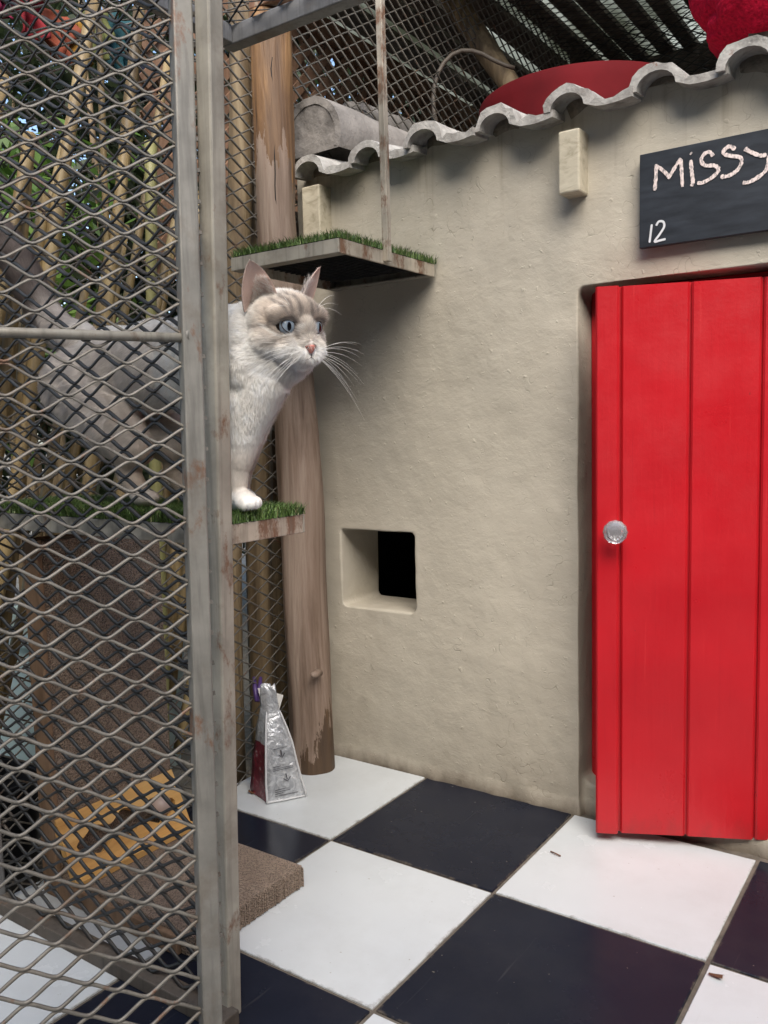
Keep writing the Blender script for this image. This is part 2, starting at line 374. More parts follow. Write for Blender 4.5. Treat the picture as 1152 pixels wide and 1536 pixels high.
# each plank front with a groove between boards, built as one profiled panel
prof = []                       # (u, y) outline of the front, y negative is towards the camera
g = .0035
for i in range(len(bounds)-1):
    a, b = bounds[i], bounds[i+1]; gw = .0045 if i in (0, 1) else .003
    off = -.006 if i == 0 else 0
    ca = .003
    prof += [(a+(.0 if i == 0 else gw/2), off+ca if i else off+ca), (a+(.0 if i == 0 else gw/2)+ca, off), (b-gw/2-ca, off), (b-gw/2, off+ca)]
    if i < len(bounds)-2: prof += [(b-gw/2+.0002, .0075), (b+gw/2-.0002, .0075)]
prof += [(dw, .034), (0, .034)]
zs = [Z0 + (Z1-Z0)*k/60 for k in range(61)]
vs = []
for k, z in enumerate(zs):
    for (u, y) in prof:
        jz = 0
        if k in (0, 60): jz = .0016*noise.noise(Vector((u*60, 3.3*k, 0)))
        yy = y + .0009*noise.noise(Vector((u*8, z*5, 1))) + .0005*noise.noise(Vector((u*50, z*16, 1)))
        vs.append(DM @ Vector((u, yy, z+jz+.040*u*(1-k/60))))
m_ = len(prof); fs = [(k*m_+i, k*m_+(i+1) % m_, (k+1)*m_+(i+1) % m_, (k+1)*m_+i) for k in range(60) for i in range(m_)]
fs += [tuple(range(m_))[::-1], tuple(60*m_+i for i in range(m_))]
db = MB(); db.add(vs, fs); door = db.build('door', M['red'], house)
glass = NM('clear_cut_glass'); glass.color((.97,.97,.98)).rough(.02).set(Transmission_Weight=.85, IOR=1.5)
chrome = plain('polished_chrome', (.75,.75,.76), .18, .05, bump=0, metal=1)
kc = DM @ Vector((.032, -.006, .5585)); kb = MB(); kN = 12
rings = [(.0075, 0), (.0075, .008), (.0135, .013), (.0185, .020), (.0205, .027), (.0185, .034), (.0125, .0395), (.006, .041)]
for k, (r_, h_) in enumerate(rings):
    pass
kv = []; kf = []
for k, (r_, h_) in enumerate(rings):
    for a in range(kN):
        an = 2*math.pi*(a+.5*(k % 2))/kN
        kv.append(kc + dirv*(r_*math.cos(an)) + Vector((0,0,1))*(r_*math.sin(an)) + nrm*h_)
for k in range(len(rings)-1):
    for a in range(kN):
        p0, p1, q0, q1 = k*kN+a, k*kN+(a+1) % kN, (k+1)*kN+a, (k+1)*kN+(a+1) % kN
        if k % 2 == 0: kf += [(p0, p1, q0), (q0, p1, q1)]
        else: kf += [(p0, q1, q0), (p0, p1, q1)]
kf += [tuple(range(kN))[::-1], tuple((len(rings)-1)*kN+a for a in range(kN))]
kb.add(kv, kf); knob = kb.build('door_knob', glass.m, door); knob['label'] = 'faceted clear glass knob'
kr = MB(); kr.tube([kc+nrm*-.002, kc+nrm*.005, kc+nrm*.0055], [.014, .014, .010], 24); kr.build('knob_plate', chrome, door)
# ---- timber ends below the tiles
def timber(x0, x1, z0, z1, label):
    t = MB(); t.box((x0, -.040, z0), (x1, .02, z1)); o = t.build('timber_end', M['rafter'], house, bevel=.003); o['label'] = label
timber(.322, .361, 1.142, 1.248, 'cream painted timber end sticking out above the sign corner')
timber(-.262, -.214, 1.148, 1.258, 'cream painted timber end beside the log post')
# ---- eave tiles: S profile extruded back up a gentle slope
roof = bpy.data.objects.new('roof', None); COL.objects.link(roof); roof.parent = house; bpy.context.view_layer.update(); roof.matrix_parent_inverse = house.matrix_world.inverted()
def tile_mesh(xc, seed, y0=-.052, z=1.283, length=.46, slope=.11):
    rnd = random.Random(seed); th = .0135
    prof = []
    n = 10
    R0 = .038 + rnd.uniform(-.002, .002)
    for k in range(n+1):                      # roll
        a = math.pi*(1-k/n); prof.append((R0*math.cos(a), R0*.84*math.sin(a), math.cos(a), math.sin(a)))
    # pan to the right up to the next roll
    prof2 = [(x, zz, nx, nz) for x, zz, nx, nz in prof]
    for k in range(1, 6):
        t_ = k/5; x = R0 + (.150-2*R0)*t_
        prof2.append((x, -.004*math.sin(math.pi*t_)+.0, 0, 1))
    rows = 9; vs = []; m2 = len(prof2)
    for j in range(rows):
        t_ = j/(rows-1); yy = y0 + length*t_; zz0 = z + slope*length*t_
        for (x, zz, nx, nz) in prof2:
            e = .0042*noise.noise(Vector((x*60+seed*9, zz*60, yy*22))) + (.0075*noise.noise(Vector((x*90+seed, zz*90, 4))) if j == 0 else 0)
            vs.append((xc+x+nx*(th/2+e), yy+(.006*noise.noise(Vector((x*50, seed, 1))) if j == 0 else 0), zz0+zz+nz*(th/2+e)))
        for (x, zz, nx, nz) in prof2:
            vs.append((xc+x-nx*th/2, yy, zz0+zz-nz*th/2))
    fs = []; W2 = 2*m2
    for j in range(rows-1):
        for i in range(m2-1):
            fs.append((j*W2+i, j*W2+i+1, (j+1)*W2+i+1, (j+1)*W2+i))
            fs.append((j*W2+m2+i+1, j*W2+m2+i, (j+1)*W2+m2+i, (j+1)*W2+m2+i+1))
        fs.append((j*W2, (j+1)*W2, (j+1)*W2+m2, j*W2+m2)); fs.append((j*W2+m2-1, j*W2+W2-1, (j+1)*W2+W2-1, (j+1)*W2+m2-1))
    for i in range(m2-1):
        fs.append((i, m2+i, m2+i+1, i+1)); b_ = (rows-1)*W2; fs.append((b_+i, b_+i+1, b_+m2+i+1, b_+m2+i))
    mb = MB(); mb.add(vs, fs); return mb
for k in range(11):
    o = tile_mesh(-.232+.1447*k+random.uniform(-.003, .003), k, y0=-.052+random.uniform(-.008, .006), z=1.277+random.uniform(-.003, .003)).build('roof_tile', M['tile'], roof, sm=True)
    e = o.modifiers.new('b', 'EDGE_SPLIT'); e.split_angle = R(50)
# mortar fill between the wall top and the tile rolls
mo = MB()
for k in range(11):
    xc = -.232+.1447*k
    mo.tube([(xc, .0, 1.292), (xc, .06, 1.298), (xc, .2, 1.310)], [.026, .028, .028], 10, jit=.5)
mo.build('mortar', plain('crumbly_mortar', (.36,.31,.24), .95, .5, 50, .9, 130, .004), house, sm=True)
# roof deck behind the eave row
rdk = MB(); rdk.add([(-.31,.30,1.305),(1.35,.30,1.305),(1.35,1.1,1.40),(-.31,1.1,1.40),(-.31,.30,1.295),(1.35,.30,1.295),(1.35,1.1,1.385),(-.31,1.1,1.385)],
    [(0,1,2,3),(7,6,5,4),(0,4,5,1),(1,5,6,2),(2,6,7,3),(3,7,4,0)]); rdk.build('roof_deck', M['tile'], house)
# large ridge barrels at the left end
def barrel(a, b, r0, r1, seed):
    a = Vector(a); b = Vector(b); d_ = (b-a).normalized(); r = d_.cross(Vector((0,0,1))).normalized(); u = r.cross(d_)
    n, rows = 20, 14; th = .016; vs = []
    for j in range(rows):
        t_ = j/(rows-1); p = a.lerp(b, t_); rr = r0+(r1-r0)*t_
        for s_ in (0, 1):
            for k in range(n+1):
                an = R(-25+230*k/n); q = rr - s_*th + .005*noise.noise(Vector((math.cos(an)*2+seed, math.sin(an)*2, t_*5)))
                pp = p + (r*math.cos(an) + u*math.sin(an))*q
                if j == 0: pp = pp + d_*(.012*noise.noise(Vector((k*.5, seed, 1))))
                vs.append(pp)
    fs = []; W2 = 2*(n+1)
    for j in range(rows-1):
        for k in range(n):
            fs.append((j*W2+k, (j+1)*W2+k, (j+1)*W2+k+1, j*W2+k+1)); o2 = n+1
            fs.append((j*W2+o2+k+1, (j+1)*W2+o2+k+1, (j+1)*W2+o2+k, j*W2+o2+k))
        for k in (0, n): fs.append((j*W2+k, (j+1)*W2+k, (j+1)*W2+n+1+k, j*W2+n+1+k))
    for k in range(n): fs.append((k, k+1, n+2+k, n+1+k))
    vs.append(a+d_*.012-u*r0*.1); cv = len(vs)-1
    fs += [(k+1, k, cv) for k in range(n)]+[(0, n, cv)]
    mb = MB(); mb.add(vs, fs); o = mb.build('ridge_tile', M['ridge'], roof, sm=True)
    e = o.modifiers.new('b', 'EDGE_SPLIT'); e.split_angle = R(50)
M['ridge'] = plain('grey_mortared_ridge', (.27,.25,.23), .85, .45, 16, .8, 60, .005)
barrel((-.262, .00, 1.372), (-.235, .55, 1.395), .082, .068, 1)
barrel(at(533, 202, D=2.22), at(640, 232, D=2.75), .080, .078, 5)

# ------------------------------------------------------------------ chalk sign
cb = NM('blackboard_paint'); v = cb.map(scale=(.25,1,1)); n = cb.noise(v, 70, 6)
cb.color(cb.ramp(n, [(.3, (.010,.013,.018)), (.7, (.028,.034,.044))])).rough(.5); cb.bump(n, .4, .001)
sign = MB(); sign.box((.459, -.020, 1.034), (.80, -.008, 1.187)); signo = sign.build('chalkboard_sign', cb.m, bevel=.001)
tag(signo, 'small black board chalked MISSY with a white 12, above the red door', 'sign')
for x in (.50, .76):
    sp = MB(); sp.box((x, -.0082, 1.08), (x+.02, .003, 1.15)); sp.build('batten', M['rafter'], signo)
chalk = NM('pale_chalk'); v = chalk.map(scale=(1,1,1)); n = chalk.noise(chalk.map(scale=(1,1,.5)), 240, 6, .75)
chalk.color(chalk.mix(chalk.ramp(n, [(.36, 0.), (.54, 1.)]), (.16,.15,.15), (.80,.68,.64))).rough(.95)
whitep = plain('white_marker_paint', (.72,.73,.75), .6, .2, 60, 0)
SG = lambda px, py, y: at(px, py, Y=y)
def strokes(name, lines, wpx, mat, y=-.0212, jit=.0):
    mb = MB()
    for ln in lines:
        # resample by Catmull-Rom
        P = [Vector((a, b, 0)) for a, b in ln]; Q = []
        for i in range(len(P)-1):
            p0, p1, p2, p3 = P[max(i-1, 0)], P[i], P[i+1], P[min(i+2, len(P)-1)]
            for t in np.linspace(0, 1, 6, endpoint=False):
                Q.append(.5*((2*p1)+(p2-p0)*t+(2*p0-5*p1+4*p2-p3)*t*t+(3*p1-p0-3*p2+p3)*t**3))
        Q.append(P[-1]); W_ = [SG(q.x, q.y, y) for q in Q]
        vs = []
        for i, p in enumerate(W_):
            d_ = (W_[min(i+1, len(W_)-1)]-W_[max(i-1, 0)]).normalized(); nx = Vector((-d_.z, 0, d_.x))
            hw = wpx*.5*.00108*(1+jit*noise.noise(Vector((i*1.7, ln[0][0], 0))))
            if i in (0, len(W_)-1): hw *= .55
            vs += [p+nx*hw, p-nx*hw, p+nx*hw*.5+Vector((0,-.00008,0)), p-nx*hw*.5+Vector((0,-.00008,0))]
        fs = []
        for i in range(len(W_)-1):
            a = i*4; fs += [(a, a+4, a+6, a+2), (a+2, a+6, a+7, a+3), (a+3, a+7, a+5, a+1)]
        mb.add(vs, fs)
    return mb.build(name, mat, signo)
def cz(x, y): return (940+x/5.434, 180+y/5.434)      # readings taken from an enlarged crop
L = lambda pts: [cz(*p) for p in pts]
strokes('chalk_name', [
    L([(228,575),(238,470),(240,360)]), L([(245,372),(300,415),(345,460)]), L([(338,480),(385,400),(440,310)]), L([(440,318),(448,420),(455,545)]),
    L([(522,325),(530,420),(540,500),(528,540)]),
    L([(705,295),(675,260),(630,280),(608,330),(640,370),(720,372),(748,410),(700,465),(620,510),(575,512)]),
    L([(885,240),(840,215),(800,240),(790,275),(850,292),(925,305),(935,350),(900,410),(830,455),(765,462)]),
    L([(962,232),(1010,260),(1090,290),(1140,280)]), L([(1190,180),(1160,300),(1140,400),(1080,460),(1000,505),(945,512)]),
], 5.4, chalk.m, jit=.6)
strokes('chalk_dot', [L([(520,268),(530,276)])], 4.5, chalk.m)
strokes('painted_number', [L([(205,850),(196,920),(186,1000)]), L([(240,862),(262,828),(298,830),(305,870),(270,930),(228,990),(270,982),(318,970)])], 3.4, whitep)

# ------------------------------------------------------------------ log post
lg = empty('log_post', (-.245, -.085, 0), 'thick rough log post with taupe paint on its middle, at the house corner', 'post')
lb = MB(); pts = [(-.245,-.085,-.03), (-.248,-.085,.2), (-.253,-.085,.45), (-.256,-.085,.75), (-.283,-.085,1.0), (-.300,-.085,1.2), (-.297,-.085,1.38), (-.295,-.085,1.60)]
P = [Vector(p) for p in pts]; Q = []; RR = []
for i in range(len(P)-1):
    for t in np.linspace(0, 1, 7, endpoint=False): Q.append(P[i].lerp(P[i+1], t)); RR.append(.050-.007*(i+t)/7)
Q.append(P[-1]); RR.append(.042)
lb.tube(Q, RR, 36, jit=.14); lb.build('trunk', M['log'], lg, sm=True)
# drying cracks as thin dark grooves standing in the surface
for a0, z0, z1 in ((-44, 1.20, 1.50),):
    pts = []; ck = MB()
    for k in range(14):
        z = z0+(z1-z0)*k/13
        i = min(range(len(Q)), key=lambda q: abs(Q[q].z-z)); a = R(a0+9*noise.noise(Vector((z*22, a0, 0)))+5*noise.noise(Vector((z*70, a0, 0))))
        pts.append(Vector((Q[i].x+math.cos(a)*(RR[i]*1.0), Q[i].y+math.sin(a)*(RR[i]*1.0), z)))
    ck.tube(pts, [.0010]+[.0017]*12+[.0008], 5); ck.build('crack', M['black'], lg)
kn = MB(); kp = at(470, 1012, Y=-.135); kn.tube([kp+Vector((0,.02,0)), kp+Vector((.003,-.004,0)), kp+Vector((.004,-.009,0))], [.009, .007, .003], 12); kn.build('knot', M['log'], lg, sm=True)
tb = MB(); tb.box((-.315, -.125, 1.603), (-.222, -.04, 1.622)); tb.build('top_board', m_wood('worn_painted_board', (.10,.05,.03), (.24,.13,.08), (.45,.40,.32), 40, .2, .8), lg, bevel=.002)

# ------------------------------------------------------------------ expanded metal mesh
def expanded(O, U, V, LU, LV, W=.062, H=.035, sw=.0042, sd=.0022, seg=8, jit=0, name='wire_mesh', mat=None, parent=None, skew=0):
    """O corner, U across, V up (unit vectors); rows of flattened zigzag strands meeting at bonds"""
    O = Vector(O); U = Vector(U).normalized(); V = Vector(V).normalized(); N = U.cross(V).normalized()
    rows = int(LV/(H/2)); cols = int(LU/(W/2))
    V4 = []; F = []
    amp = H/4 - sw*.24
    tpl = []
    for k in range(seg):
        t = k/seg                         # one half period from trough to crest
        s_ = max(-1, min(1, (2*t-1)*(1.13 if seg > 4 else 1.06)))
        s_ = s_*(1.12-.12*s_*s_) if seg > 4 else s_
        tpl.append((t, s_))
    base = 0; arr = []
    for r_ in range(rows):
        z = (r_+.5)*H/2; ph = r_ % 2
        us = []; zz = []
        for c in range(cols):
            sg = 1 if (c+ph) % 2 == 0 else -1
            for t, s_ in tpl: us.append((c+t)*W/2); zz.append(z+sg*s_*amp)
        us.append(cols*W/2); zz.append(z + (1 if (cols+ph) % 2 == 0 else -1)*-amp)
        us = np.array(us); zz = np.array(zz); n = len(us)
        du = np.gradient(us); dz = np.gradient(zz); ln = np.hypot(du, dz); nu, nz = -dz/ln, du/ln
        tilt = .0012
        wob = jit*np.array([noise.noise(Vector((float(a)*6, z*6, 0))) for a in us]) if jit else 0
        ringpts = []
        for (sa, sb) in ((-1,-1),(1,-1),(1,1),(-1,1)):
            uu = us+nu*sa*sw/2; vv = zz+nz*sa*sw/2; dd = sb*sd/2+sa*tilt*.6+wob
            ringpts.append(np.array(O)[None] + uu[:, None]*np.array(U) + vv[:, None]*np.array(V) + dd[:, None]*np.array(N) if jit else
                           np.array(O)[None] + uu[:, None]*np.array(U) + vv[:, None]*np.array(V) + np.full((n, 1), sb*sd/2+sa*tilt*.6)*np.array(N))
        A = np.stack(ringpts, 1).reshape(-1, 3); arr.append(A)
        i = np.arange(n-1)*4+base
        for a, b in ((0,1),(1,2),(2,3),(3,0)): F.append(np.stack([i+a, i+b, i+4+b, i+4+a], 1))
        base += n*4
    A = np.concatenate(arr); F = np.concatenate(F)
    me = bpy.data.meshes.new(name); me.vertices.add(len(A)); me.vertices.foreach_set('co', A.ravel())
    me.loops.add(F.size); me.loops.foreach_set('vertex_index', F.ravel().astype(np.int32))
    me.polygons.add(len(F)); me.polygons.foreach_set('loop_start', np.arange(len(F), dtype=np.int32)*4)
    me.update(calc_edges=True)
    me.materials.append(mat)
    return link(name, me, None, parent)

# ---- the open gate nearest the camera
g0 = Vector((.186, -.790, 0)); gdir = Vector((-.088, -.172, 0)).normalized()
lean = Vector((-.0022, -.092/1.165, 1))       # the hung frame leans a little
lean = Vector((-.010, -.050, 1)).normalized()
gate = empty('mesh_gate', g0, 'nearest weathered grey steel gate of expanded mesh with a cross rod, standing open', 'gate')
gt = MB(); gb = at(316, 1536, D=.975); gtop = at(270, 0, D=.950)
gax = (gtop-gb).normalized(); gb2 = gb - gax*.12; gt2 = gtop + gax*.12
gt.bar(gb2, gt2, .0225, .0225, upv=gdir); gt.build('stile', M['steel'], gate, bevel=.0022)
mo_ = gb2 + gdir*.012; GW = .40
gmesh = expanded(mo_ + gdir*(-.004), gdir, gax, GW, (gt2-gb2).length, mat=M['mesh'], parent=gate, jit=.0015, sw=.0031)
# cut strand ends in the slot between gate and post
nb = MB(); L_ = (gt2-gb2).length
sdv = -gdir
k = 0
while k*.035 < L_:
    p = gb2 + gax*(k*.035+.009); nb.bar(p + sdv*.010, p + sdv*.0165 + gax*.001, .003, .0045, upv=gax); k += 1
_b = bmesh.new(); _b.from_mesh(gmesh.data)
_vs = [_b.verts.new(v_) for v_ in nb.v]
for f_ in nb.f: _b.faces.new([_vs[i] for i in f_])
_b.to_mesh(gmesh.data); _b.free()
rd = MB(); a = at(281, 507, D=.955); b = a + gdir*.42 + Vector((0, 0, -.000)); rd.tube([a, a.lerp(b, .5), b], .0055, 12); rd.build('cross_rod', M['lightsteel'], gate, sm=True)
wd = MB(); wd.tube([a+Vector((.002,0,0)), a+gdir*.006], [.009, .006], 10, jit=.6); wd.build('weld', M['steel'], gate, sm=True)

# ---- fixed front frame of the enclosure: post, bottom rail, mesh, top rail
enc = empty('cat_enclosure', (.2, -.785, 0), 'steel cat run frame with mesh panels joining the cream house', 'enclosure')
po = MB(); pb = at(338, 1536, Y=-.770); pt = at(306, 0, Y=-.770); pax = (pt-pb).normalized()
pb2 = pb - pax*(pb.z/pax.z); pt2 = pt + pax*.35
off_ = Vector((.0035,.0035,0)); po.bar(pb2+off_, pt2+off_, .023, .023, upv=(1,0,0)); po.build('post', M['lightsteel'], enc, bevel=.0025)
rl = MB(); rl.box((-.33, -.799, .0), (.205, -.772, .020)); rl.build('bottom_rail', m_galv('muddy_rusted_steel', (.10,.085,.07), .63, .8), enc, bevel=.002)
XB, YF = -.315, -.783
expanded((.176, YF, .02), (-1,0,0), (0,0,1), .49, 1.65, seg=5, mat=M['darkmesh'], parent=enc, sw=.0040)
expanded((XB, -.83, .0), (0,1,0), (0,0,1), 2.9, 2.25, seg=4, mat=M['backmesh'], parent=enc, sw=.0032, W=.058, H=.035)
sp_ = MB(); sp_.box((XB-.012, -.80, 0), (XB+.012, -.776, 1.9)); sp_.build('corner_post', M['framesteel'], enc, bevel=.002)
zt = 1.440
tr = MB(); tr.box((-.190, -.334, zt-.016), (.62, -.306, zt+.016)); tr.build('top_rail', M['framesteel'], enc, bevel=.002)
tr = MB(); tr.box((-.190, -.775, zt-.0155), (-.162, -.335, zt+.0155)); tr.build('top_rail', M['framesteel'], enc, bevel=.002)
tr = MB(); tr.box((XB, -.775, zt+.05), (.22, -.75, zt+.075)); tr.build('top_rail', M['framesteel'], enc, bevel=.002)
expanded((-.315, -.78, zt+.018), (1,0,0), (0,1,0), .93, .46, seg=3, mat=M['darkmesh'], parent=enc, sw=.0034)

# ------------------------------------------------------------------ turf shelves
turfm = NM('green_artificial_grass'); att = turfm.node('ShaderNodeAttribute', attribute_name='tint')
turfm.color(turfm.ramp(att.outputs['Fac'], [(0, (.03,.06,.014)), (.45, (.09,.17,.035)), (.75, (.17,.27,.07)), (1, (.34,.32,.16))])).rough(.5)
backing = plain('black_turf_backing', (.012,.014,.010), .9)
def blades(n, x0, x1, y0, y1, z, h=.014, w=.00065, parent=None, name='turf', dens_edge=.25, lean=.55):
    V_ = np.empty((n, 5, 3)); 
    x = rng.uniform(x0, x1, n); y = rng.uniform(y0, y1, n)
    a = rng.uniform(0, 2*np.pi, n); le = rng.uniform(.1, 1, n)*lean; hh = h*rng.uniform(.5, 1.15, n)
    dx, dy = np.cos(a), np.sin(a); wx, wy = -dy*w, dx*w
    base = np.stack([x, y, np.full(n, z)], 1); side = np.stack([wx, wy, np.zeros(n)], 1)
    mid = base + np.stack([dx*le*hh*.35, dy*le*hh*.35, hh*.6], 1); tip = base + np.stack([dx*le*hh, dy*le*hh, hh], 1)
    V_[:, 0] = base-side; V_[:, 1] = base+side; V_[:, 2] = mid+side*.8; V_[:, 3] = mid-side*.8; V_[:, 4] = tip
    i = np.arange(n)*5
    F = [tuple(q) for q in np.stack([i, i+1, i+2, i+3], 1)] + [tuple(q) for q in np.stack([i+3, i+2, i+4], 1)]
    me = bpy.data.meshes.new(name); me.from_pydata(V_.reshape(-1, 3).tolist(), [], F); me.update()
    t = np.repeat(np.clip(rng.normal(.45, .24, n), 0, 1), 5)
    at_ = me.attributes.new('tint', 'FLOAT', 'POINT'); at_.data.foreach_set('value', t.astype(np.float32))
    me.materials.append(turfm.m)
    return link(name, me, None, parent)
def shelf(x0, x1, y0, y1, z, fh, label, steel, steel_front, n):
    e = empty('cat_shelf', ((x0+x1)/2, (y0+y1)/2, z), label, 'shelf', 'turf topped cat shelves')
    f = MB(); t = .024
    f.box((x0, y0, z-fh), (x1, y0+.004, z)); f.box((x0, y0+.0042, z-fh), (x1, y0+t, z-fh+.004)); f.build('front_rail', steel_front, e, bevel=.0012)
    f = MB(); f.box((x0, y1-.004, z-fh), (x1, y1, z)); f.box((x0, y1-t, z-fh), (x1, y1-.0042, z-fh+.004)); f.build('back_rail', steel_front, e, bevel=.0012)
    f = MB(); f.box((x1-.004, y0+.0043, z-fh-.0003), (x1+.0004, y1-.0043, z+.0003)); f.build('end_rail', steel, e, bevel=.0012)
    f = MB(); f.box((x0, y0+.0043, z-fh), (x0+.004, y1-.0043, z)); f.build('end_rail', steel, e, bevel=.0012)
    expanded((x0+.005, y0+.005, z-.006), (1,0,0), (0,1,0), x1-x0-.01, y1-y0-.01, seg=3, mat=M['darkmesh'], parent=e, sw=.0045, W=.045, H=.016)
    b = MB(); b.box((x0+.003, y0+.003, z-.0028), (x1-.003, y1-.003, z+.0022)); tf = b.build('turf_backing', backing, e)
    blades(n, x0+.001, x1+.003, y0-.002, y1+.001, z+.001, .016, parent=tf, lean=1.3, name='turf')
    return e
sh1 = shelf(-.205, .047, -.318, -.006, 1.062, .024, 'upper grass topped steel shelf on the plaster wall above the cat', M['rusty'], M['lightsteel'], 22000)
sh2 = shelf(-.305, .203, -.768, -.612, .628, .024, 'lower grass topped steel shelf the cat is standing on', M['rusty'], M['lightsteel'], 30000)
hr = MB(); hr.bar((.052, -.181, 1.042), (.052, -.186, 1.62), .0125, .0125, upv=(1,0,0)); hr.build('hanger_bar', M['rusty'], sh1, bevel=.001)


# ------------------------------------------------------------------ cardboard scratcher with pine ball track
scr = empty('cat_scratcher', (-.1, -.6, 0), 'L shaped corrugated cardboard cat scratcher with a slotted pine board, behind the mesh', 'cat scratcher')
PX, Y0s, Y1s = -.250, -.722, -.478
def cardbox(name, lo, hi, mat, bev=.002): b = MB(); b.box(lo, hi); return b.build(name, mat, scr, bevel=bev)
cardbox('scratch_panel', (PX-.030, Y0s+.010, .001), (PX, Y1s, .578), M['card'])
cardbox('panel_side', (PX-.032, Y0s, .001), (PX+.003, Y0s+.0098, .582), M['cardside'])
cardbox('panel_back', (PX-.036, Y0s, .001), (PX-.0325, Y1s, .582), M['cardside'])
# base pad with fluted ends
bp = MB(); xe = .062; nf = 90; zt_ = .034
bp.box((PX+.001, Y0s+.010, .001), (xe-.004, Y1s, zt_))
for k in range(nf):
    y = Y0s+.012+(Y1s-Y0s-.014)*k/nf; e = random.uniform(-.0012, .0022)
    bp.box((xe-.006, y, .0015+random.uniform(0, .001)), (xe+e, y+.0016, zt_+random.uniform(-.0008, .0006)))
bp.build('scratch_base', M['card'], scr)
cardbox('base_side', (PX+.004, Y0s, .001), (xe-.03, Y0s+.0098, .030), M['cardside'])
# slanted pine board with wavy slot
tA = at(92, 1228, X=PX).z; tB = at(250, 1152, X=PX).z; bx = (at(292, 1236, Z=.036).x + at(132, 1322, Z=.036).x)/2
ztop = (tA+tB)/2; A3 = Vector((PX+.004, 0, ztop)); B3 = Vector((bx, 0, .038)); dd = (B3-A3); LB = dd.length; dd.normalize(); bn = Vector((-dd.z, 0, dd.x)); bn = bn if bn.z > 0 else -bn
print('board', ztop, bx, LB)
NYs = 60; th = .012; Wb = Y1s-Y0s-.004; ys = [Y0s+.002+Wb*k/NYs for k in range(NYs+1)]
def slot(k):
    t_ = k/NYs
    if t_ < .09 or t_ > .93: return None
    c = LB*(.50+.03*math.sin(t_*9)); h_ = LB*(.155+.055*math.cos(t_*2*math.pi*4.0))
    e = min(1, (t_-.09)/.05, (.93-t_)/.05); h_ *= math.sqrt(max(.02, e*(2-e)))
    return c-h_, c+h_
wv = []; wf = []
def PB(u, y, n): return A3 + dd*u + bn*n + Vector((0, y, 0))
def strip(fu, fv, flat):
    """strip of board between u=fu(k) and u=fv(k)"""
    mb = MB(); vs = []
    for k in range(NYs+1):
        vs += [PB(fu(k), ys[k], 0), PB(fv(k), ys[k], 0), PB(fv(k), ys[k], -th), PB(fu(k), ys[k], -th)]
    fs = []
    for k in range(NYs):
        a = 4*k
        for p, q in ((0,1),(1,2),(2,3),(3,0)): fs.append((a+p, a+q, a+4+q, a+4+p))
    fs += [(0,3,2,1), tuple(4*NYs+i for i in range(4))]
    return vs, fs
mid = lambda k: LB*.5
v1, f1 = strip(lambda k: 0, lambda k: (slot(k) or (mid(k),)*2)[0], 0); v2, f2 = strip(lambda k: (slot(k) or (mid(k),)*2)[1], lambda k: LB, 0)
pbm = MB(); pbm.add(v1, f1); pbm.add(v2, f2); pbm.build('ball_track_board', M['pine'], scr)
lipb = MB(); lipb.box((B3.x-.002, Y0s+.002, .0345), (B3.x+.012, Y1s-.002, .046)); lipb.build('board_foot', M['pine'], scr, bevel=.001)
def ball(c, r, name, mat, parent=None, n=24, sx=(1,1,1), rot=None):
    bm = bmesh.new(); bmesh.ops.create_uvsphere(bm, u_segments=n, v_segments=n//2, radius=r); me = bpy.data.meshes.new(name)
    Mx = (rot or Matrix.Identity(4)) @ Matrix.Diagonal((*sx, 1))
    bm.transform(Mx); bm.to_mesh(me); bm.free(); smooth(me)
    o = link(name, me, mat); o.location = c
    if parent: o.parent = parent; bpy.context.view_layer.update(); o.matrix_parent_inverse = parent.matrix_world.inverted()
    return o
bc = PB(LB*.48, Y1s-.045, -.006)
tag(ball(bc, .019, 'toy_ball', plain('pale_pink_plastic', (.55,.42,.36), .4)), 'pale toy ball sitting in the right end of the slotted pine board', 'toy ball')

# ------------------------------------------------------------------ foil pouch and peg
foil = NM('crinkled_silver_foil'); v = foil.map(); n = foil.noise(v, 60, 5, .6, 1.2)
foil.color(foil.ramp(n, [(.35, (.42,.43,.45)), (.65, (.78,.79,.80))])).rough(.34).set(Metallic=.55); foil.bump(foil.noise(v, 34, 4, .6, 1.), .8, .006)
maroon = NM('maroon_pouch_print'); v = maroon.map(); n = maroon.noise(v, 90, 5)
maroon.color(maroon.ramp(n, [(.35, (.10,.008,.018)), (.58, (.20,.020,.035)), (.72, (.40,.32,.32))])).rough(.35); maroon.bump(maroon.noise(v, 40, 4), .5, .003)
pouch = empty('foil_pouch', (-.213, -.238, 0), 'silver and maroon foil food pouch standing on the white tile, pinched at the top', 'food pouch')
cF, cR, cB, cL = Vector((-.200,-.282,0)), Vector((-.158,-.214,0)), Vector((-.226,-.190,0)), Vector((-.268,-.258,0)); cc = Vector((-.216,-.240,0))
secs = [(0.001,1,1),(.012,1.0,1.02),(.04,.93,.93),(.08,.80,.80),(.115,.66,.60),(.145,.50,.40),(.165,.38,.22),(.178,.31,.12),(.192,.27,.07),(.215,.25,.04),(.232,.22,.02)]
topd = (CRT*1.0 + np.array([0, 0, 0])); topd = Vector((float(CRT[0]), float(CRT[1]), 0)).normalized(); topn = Vector((-topd.y, topd.x, 0))
pm = MB(); vs = []; NK = 24
